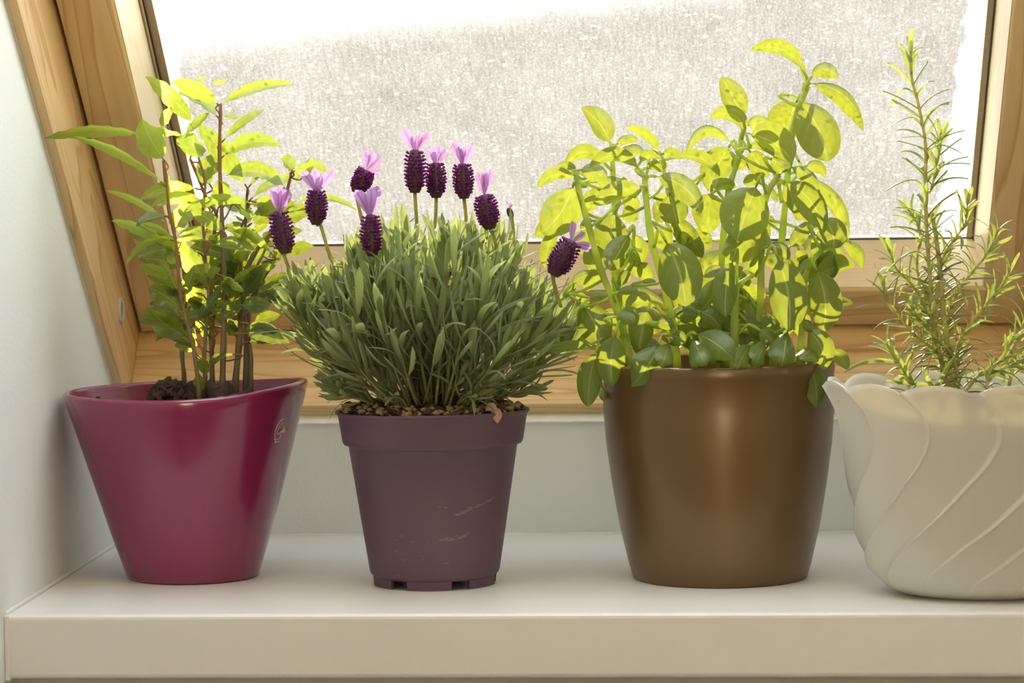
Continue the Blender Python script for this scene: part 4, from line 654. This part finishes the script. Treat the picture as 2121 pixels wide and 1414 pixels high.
vs, fs = crumbs(pts[260:], 5, .001, .0034); part('soil_crumbs', vs, fs, M['crumb_dark'], lav, kind='stuff')
# withered bit hanging over the rim at the right front
vs, fs, uv = leaf_geo((.0455, -.0465, .1235), (.0480, -.0475, .1205), (.0478, -.0462, .1130), .0075, 10, 'basil', random.Random(3))
part('withered_leaf', vs, fs, M['dry'], lav, uvs=uv, label='withered brown leaf bit stuck on the rim')
vs, fs = blob((.0440, -.046, .1235), .0042, 9, 2, .7, .7); part('withered_tuft', vs, fs, M['dry'], lav, label='withered brown tuft')

def variants(kind, n, seed):
    o = []; rs = random.Random(seed)
    for k in range(n):
        c = rs.uniform(-.20, .10) if kind == 'lav' else rs.uniform(-.40, .0); segs = 7; V = []; U = []
        for i in range(segs+1):
            t = i/segs
            wf = {'lav': (t**.75*(1-t)**.42)/.50, 'ros': min(1, .45+t*3)*min(1, ((1-t)*6)**.6)}[kind]
            wf = max(.08, wf); z = -4*c*t*(1-t)*.6 + c*t*t*1.6; e = .30 if kind == 'lav' else .55
            for a_ in (-1, -.35, .35, 1): V.append((a_*.5*wf, t, z*1.0 - e*abs(a_)*.5*wf*.0 )); U.append((t, (a_+1)/2))
        F = [(i*4+j, i*4+j+1, (i+1)*4+j+1, (i+1)*4+j) for i in range(segs) for j in range(3)]
        # curl of the margins lives in local z scaled with width: stored apart
        W = [(-.28 if kind == 'lav' else -.5)*abs((u[1]*2-1))**2 for u in U]
        o.append((V, F, U, W))
    return o
def leaf_matrix(b, d, L, wd, rollv):
    """columns: side*wd, dir*L, normal*L"""
    y = d.normalized(); x = y.cross(rollv)
    if x.length < 1e-3: x = y.cross(Vector((.3, .9, .1)))
    x.normalize(); z = x.cross(y)
    return Matrix(((x.x*wd, y.x*L, z.x*L, b.x), (x.y*wd, y.y*L, z.y*L, b.y), (x.z*wd, y.z*L, z.z*L, b.z), (0, 0, 0, 1)))
def build_needles(tag, leaves, plant, root, mat, var, aspect, limit):
    """leaves: (base, dir, len, width, rollv, stem). The ones that show largest become parts, the others one stuff part."""
    rt = Vector(root); meshes = []
    for V, F, U, W in var:
        meshes.append(mesh('leaf', [(v[0], v[1], v[2]+w_*aspect*.5) for v, w_ in zip(V, W)], F, mat, True, U))
    order = sorted(range(len(leaves)), key=lambda i: (leaves[i][0].y + leaves[i][1].y*leaves[i][2]*.5) - leaves[i][2]*.3)
    big = set(order[:limit]); vs = []; fs = []; us = []
    for i, (b, d, L, wd, rv, st) in enumerate(leaves):
        k = i % len(var); mtx = leaf_matrix(b-rt, d, L, wd, rv)
        if i in big: obj('leaf', meshes[k], st, mw=mtx)
        else:
            V, F, U, W = var[k]; n0 = len(vs)
            vs += [mtx @ Vector((v[0], v[1], v[2]+w_*aspect*.5)) for v, w_ in zip(V, W)]; fs += [tuple(q+n0 for q in f) for f in F]; us += U
    if vs:
        o = obj(tag, mesh(tag, vs, fs, mat, True, us), plant); o['kind'] = 'stuff'

dome = [mm(p) for p in DOME]
rs = random.Random(21); leaves = []
def dome_top(x):
    return interp([(p[0], p[2]) for p in dome], x)
def shoot(b, c, t, n_pairs, Lmin, Lmax, wd, tstart=.35, rad=.0011):
    sp = [b*(1-k/10)**2 + c*2*(k/10)*(1-k/10) + t*(k/10)**2 for k in range(11)]
    vs, fs = tube_geo(sp, [rad*(1-.5*k/10) for k in range(11)], 5)
    st = part('stem', vs, fs, M['lav_stem'], lav, root)
    for k in range(n_pairs):
        q = tstart+(1-tstart)*(k+.5)/n_pairs; i = min(9, int(q*10)); f = q*10-i; p = sp[i].lerp(sp[i+1], f); T = (sp[i+1]-sp[i]).normalized()
        base = rs.uniform(0, PI)
        for h in (0, 1):
            a_ = k*PI/2 + base*.3 + h*PI + rs.uniform(-.3, .3)
            s1 = T.cross(Vector((0, -1, .1))).normalized(); s2 = T.cross(s1)
            side = s1*math.cos(a_)+s2*math.sin(a_); sp_ = (.85-.5*q)*rs.uniform(.6, 1.3) + (.05 if k < n_pairs-1 else 0)
            d = (T*math.cos(sp_)+side*math.sin(sp_)).normalized()
            d = (d+Vector((0, 0, .32*q))).normalized()
            L = rs.uniform(Lmin, Lmax)*(.75+.5*math.sin(PI*min(1, q)))*(1 if q < .9 else .75)
            leaves.append((p, d, L, wd*rs.uniform(.8, 1.25), (-side+T*.2).normalized(), st))
for k in range(88):
    for tr in range(50):
        x = rs.uniform(.168, .360); y = .141 + rs.uniform(-.075, .070); zt = dome_top(x)-.010
        if ((x-.266)/.102)**2 + ((y-.141)/.08)**2 > 1: continue
        z = zt - abs(rs.gauss(0, .026)) - .12*abs(y-.141)
        if z > .150: break
    b = Vector((.265+(x-.265)*.38+rs.uniform(-.01, .01), .141+(y-.141)*.42, .122)); t = Vector((x, y, z))
    c = b*.45+t*.55; c.x = b.x+(t.x-b.x)*.75; c.y = b.y+(t.y-b.y)*.75; c.z = b.z+(t.z-b.z)*.4
    shoot(b, c, t, rs.randint(5, 7), .026, .043, .0052)
for k in range(34):         # low shoots that spill over the rim
    a_ = rs.uniform(-.62*PI, .62*PI) if k > 14 else rs.choice([-1, 1])*rs.uniform(.3*PI, .6*PI); rr_ = rs.uniform(.058, .078)
    b = Vector((.265+.042*math.sin(a_), .141-.042*math.cos(a_), .122)); t = Vector((.265+rr_*math.sin(a_), .141-rr_*math.cos(a_)*.85, rs.uniform(.128, .158)))
    c = (b+t)/2+Vector((0, 0, .006)); shoot(b, c, t, 4, .014, .024, .0032, .3)
for k in range(40):         # short inner shoots that fill the heart of the bush
    a_ = rs.uniform(0, 2*PI); r_ = rs.uniform(.0, .05); b = Vector((.265+r_*.6*math.cos(a_), .150+r_*.6*math.sin(a_), .122)); t = Vector((.265+r_*1.15*math.cos(a_), .155+r_*math.sin(a_), rs.uniform(.145, .18)))
    shoot(b, (b+t)/2, t, 4, .020, .032, .0046, .15)
# a few shoots that stand out in front
for (x, z, y) in ((.281, .232, .085), (.3265, .226, .10), (.333, .205, .095), (.237, .190, .075), (.2, .2, .1), (.295, .19, .07), (.25, .17, .075), (.318, .165, .075), (.215, .165, .08)):
    b = Vector((.265+(x-.265)*.4, .10, .125)); t = Vector((x, y, z)); c = Vector((b.x+(x-b.x)*.7, b.y+(y-b.y)*.9, .5*(z+.125)))
    shoot(b, c, t, 8, .024, .036, .0040)
build_needles('leaf_cluster', leaves, lav, root, M['lav'], variants('lav', 7, 2), .12, 300)

# flowers: head > florets, petals; stalks
rf_ = random.Random(9)
for (b, t, wmm, pts, st) in FLOWERS:
    b, t = Vector(mm(b)), Vector(mm(t)); ax = (t-b); H = ax.length; ax.normalize(); s1 = ax.cross(Vector((0, -1, 0))).normalized(); s2 = ax.cross(s1); R_ = wmm/2000*.80
    nr, nphi = 22, 20
    def hf(i, ph):
        q = i/(nr-1); r_ = R_*(math.sin(PI*min(1, .08+q*.86))**.45)*(1-.12*q)
        sc_ = 1+.13*math.sin(ph*4+i*1.57)*math.cos(i*1.57)+.07*math.sin(ph*8+i*2.2)
        return b + ax*(q*H) + (s1*math.cos(ph)+s2*math.sin(ph))*r_*sc_
    vs, fs = rings(hf, nr, nphi, True, True); head = part('flower_head', vs, fs, M['head'], lav, root)
    P = []
    if H > .012:
        for row in range(10):
            for col in range(16):
                q = .12+.76*row/9; ph = col*PI/8+(row % 2)*.2+rf_.uniform(-.1, .1)
                if col % 2 == 0 and rf_.random() < .55: continue
                r_ = R_*(math.sin(PI*(.08+q*.86))**.45)*1.04; e = s1*math.cos(ph)+s2*math.sin(ph)
                c_ = b+ax*(q*H+.0006)+e*r_; d = (e*.8+ax*.6).normalized(); l_ = rf_.uniform(.0016, .0028)
                V, F = tube_geo([c_, c_+d*l_*.6, c_+d*l_], [.0005, .0007, .0009], 5); P.append((V, F))
        V, F = join(P); part('florets', V, F, M['floret'], head, root, kind='stuff')
    P = []                      # green bracts around the head's foot
    for k in range(5):
        ph = k*2*PI/5; e = s1*math.cos(ph)+s2*math.sin(ph)
    for k, p in enumerate(pts):
        p = Vector(mm(p)); q = t - ax*H*.10 + (p-t)*.05 + Vector((0, (k % 2)*.002-.001, 0)); c_ = (q+p)/2 + ax*(p-q).length*.10
        L_ = (p-q).length
        V, F, U = leaf_geo(q, c_, p, min(.0085, L_*.40) if H > .012 else L_*.4, rf_.uniform(-35, 35), 'petal', rf_); part('petal', V, F, M['petal'], head, root, uvs=U)
    sp = spline([b]+[Vector(mm(q)) for q in st], 5); V, F = tube_geo(sp, [.00125]*len(sp), 7); part('flower_stalk', V, F, M['lav_stem'], lav, root)

# ================================================================== gold-brown pot with basil
root = (.4595, .167, 0)
bas = thing('potted_basil', 'shiny gold-brown round pot crowded with large-leaved basil, between purple and white pots', 'potted plant', root)
prof = [(0, .0592), (.0008, .0600), (.0106, .0628), (.035, .0685), (.0655, .0736), (.0936, .0774), (.1175, .0791), (.1400, .0791), (.1410, .0796), (.1475, .0796)]
vs, fs = shell(0, 0, prof, .0030, .006, 128, lambda ph: .0008*math.sin(ph)); part('pot', vs, fs, M['gold'], bas)
vs, fs = disc_soil(0, 0, .074, .138, .004, 17); part('soil', vs, fs, M['soil'], bas)
stems = []
for pts, r0, r1 in BASIL_STEMS:
    sp = spline([mm(p) for p in pts], 5); n = len(sp); rad = [(r0+(r1-r0)*i/(n-1))/1000*.5*(1+.10*math.sin(i*1.3)) for i in range(n)]
    if sp[0].z < .17: sp[0] = sp[0]-Vector((0, 0, .016))
    vs, fs = tube_geo(sp, rad, 10); stems.append((part('stem', vs, fs, M['basil_stem'], bas, root), sp))
for r in BASIL: put_leaf(r, 'basil', M['basil'], stems, root, M['basil_stem'], .0008)
rl2 = random.Random(33)
for k in range(130):         # inner leaves, and rear ones added to block sun from the lower foliage
    o, sp = rl2.choice(stems[:9]); p = rl2.choice(sp[1:])
    if p.z > (.235 if k < 70 else .185): continue
    az = rl2.uniform(0, 2*PI); L = rl2.uniform(.018, .036); d_ = Vector((math.cos(az), math.sin(az)*.7+.5, rl2.uniform(-.4, .35))).normalized()*L
    b = p + d_.normalized()*.006 + Vector((0, rl2.uniform(0, .03), 0)); row = [v*1000 for v in (*b, *(b+d_*.5+Vector((0, 0, .006))), *(b+d_))] + [L*1000*.6, rl2.uniform(-40, 40)]
    put_leaf(row, 'basil', M['basil'], stems, root, M['basil_stem'], .0007)

# ================================================================== white swirled planter with rosemary
CX, CY = .6335, .085
root = (CX, CY, 0); rt = Vector(root)
ros = thing('potted_rosemary', 'white plastic planter with swirled petal relief and scalloped rim holding rosemary, rightmost', 'potted plant', root)
HW = .1385; prof = [(0, .045), (.0006, .052), (.004, .062), (.010, .0693), (.019, .0765), (.029, .0800), (.045, .0838), (.073, .0880), (.090, .0903), (.110, .0938), (.124, .0975), (.133, .1012), (HW, .1040)]
SHIFT = [(0, -62), (.012, -58), (.022, -48), (.034, -37), (.053, -20), (.080, -2.5), (.095, 5), (.109, 8.5), (.124, 7), (.134, 2.5), (HW, 0)]
NP = 13; RB = .73
def white_ring(level, ph, inner):
    z, r_ = level; h = z/HW; deg = math.degrees(ph)+7.5; ph = ph + math.radians(smooth_tab(SHIFT, z))
    q = (deg/(360/NP)) % 1.0
    amp = .0042*min(1, h*5)*(1-.25*h)
    saw = (1-q)**1.1 if q > .045 else (q/.045)
    off = amp*(saw-.5) + (.0010*math.exp(-((q-.05)/.03)**2) + .0010*math.exp(-((q-1.05)/.03)**2))*min(1, h*5)
    if inner: off *= .6
    k = max(0, (h-.55)/.45); sc_ = .0070*(abs(math.sin(PI*q))**.6 - .55)*k**1.3
    r2 = r_+off-(.0022 if inner else 0)
    return (r2*math.sin(ph), -r2*math.cos(ph)*RB, z+sc_)
lev = [(HW*(i/46)**1.15, None) for i in range(47)]; lev = [(z, smooth_tab(prof, z)) for z, _ in lev]
inn = [(z, r_) for z, r_ in reversed(lev) if z > .055]
LV = [((.0008, .03), 0)] + [(l, 0) for l in lev] + [((HW+.0009, lev[-1][1]-.0011), 0)] + [(l, 1) for l in inn] + [((.055, .03), 1)]
def wf_(i, ph):
    (z, r_), s_ = LV[i]; return white_ring((min(z, HW), r_), ph, s_)
vs, fs = rings(wf_, len(LV), NP*38, True, True)
part('pot', vs, fs, M['white_pot'], ros)
def soil_ring(i, ph):
    rr_ = .088*(1-i/19*.999); x, y = rr_*math.sin(ph), -rr_*math.cos(ph)*RB
    return (x, y, .1175+.005*noise.fractal(Vector((x*60, y*60, 3)), 1, 2, 4)+.006*math.exp(-((x-.01)**2+(y+.0)**2)/.0015))
vs, fs = rings(soil_ring, 20, 60, False, False); part('soil', vs, fs, M['soil'], ros)
rr = random.Random(12)
vs, fs = crumbs([(rr.gauss(.01, .03), rr.gauss(0, .03)*RB, .121+rr.uniform(0, .004)) for _ in range(160)], 8, .0008, .0024); part('soil_crumbs', vs, fs, M['crumb_dark'], ros, kind='stuff')
leaves = []; rs = random.Random(77)
for si, (pts, r0, r1) in enumerate(ROSEMARY):
    P = [Vector(mm(p)) for p in pts]; P[0] = P[0]-Vector((0, 0, .01)) if si in (0, 1, 2, 4, 7, 9, 11, 12) else P[0]
    sp = spline(P, 6); n = len(sp)
    V, F = tube_geo(sp, [(r0+(r1-r0)*i/(n-1))/1000*.5 for i in range(n)], 7); st = part('stem', V, F, M['ros_stem'], ros, root)
    cum = [0]
    for i in range(1, n): cum.append(cum[-1]+(sp[i]-sp[i-1]).length)
    tot = cum[-1]; d0 = .018 if si in (0, 1, 4) else .006; step = {0: .0075, 1: .0074}.get(si, .0047); d = d0; node = 0
    if si == 0: tot -= .004
    while d < tot:
        i = max(j for j in range(n) if cum[j] <= d); i = min(i, n-2); p = sp[i].lerp(sp[i+1], (d-cum[i])/(cum[i+1]-cum[i]+1e-9)); T = (sp[i+1]-sp[i]).normalized()
        s1 = T.cross(Vector((0, -1, 0))).normalized(); s2 = T.cross(s1); end = (tot-d)/.03
        for h in (0, 1):
            a_ = node*PI/2+h*PI+rs.uniform(-.45, .45)+.4; side = s1*math.cos(a_)+s2*math.sin(a_)
            up = 1.12 if end > 1 else .45+.5*end
            up *= rs.uniform(.75, 1.15); dd = (T*math.cos(up)+side*math.sin(up)).normalized()
            L = rs.uniform(.014, .024)*(1 if end > .5 else .6+.6*end)
            if si in (1, 8): L *= 1.28
            leaves.append((p, dd, L, rs.uniform(.0024, .0034), (-side+T*.3).normalized(), st))
        if end > 1 and rs.random() < .35:
            a_ = rs.uniform(0, 2*PI); side = s1*math.cos(a_)+s2*math.sin(a_); dd = (T*.8+side*.6).normalized()
            leaves.append((p, dd, rs.uniform(.005, .009), .0013, -side, st))
        d += step*rs.uniform(.8, 1.2); node += 1
# longer drooping needles near the soil
for (x, z, dx, dz, L) in ((.585, .150, -.5, .9, .030), (.575, .150, .35, .9, .026), (.592, .135, .5, 1, .040), (.60, .15, -.9, .1, .034), (.575, .165, -1, .02, .038), (.60, .14, -.4, .9, .026)):
    leaves.append((Vector((x, .045, z-.01)), Vector((dx, -.1, dz)).normalized(), L, .0030, Vector((0, 1, .2)), st))
print('rosemary leaves', len(leaves))
build_needles('leaf_cluster', leaves, ros, root, M['ros'], variants('ros', 7, 5), .15, 300)
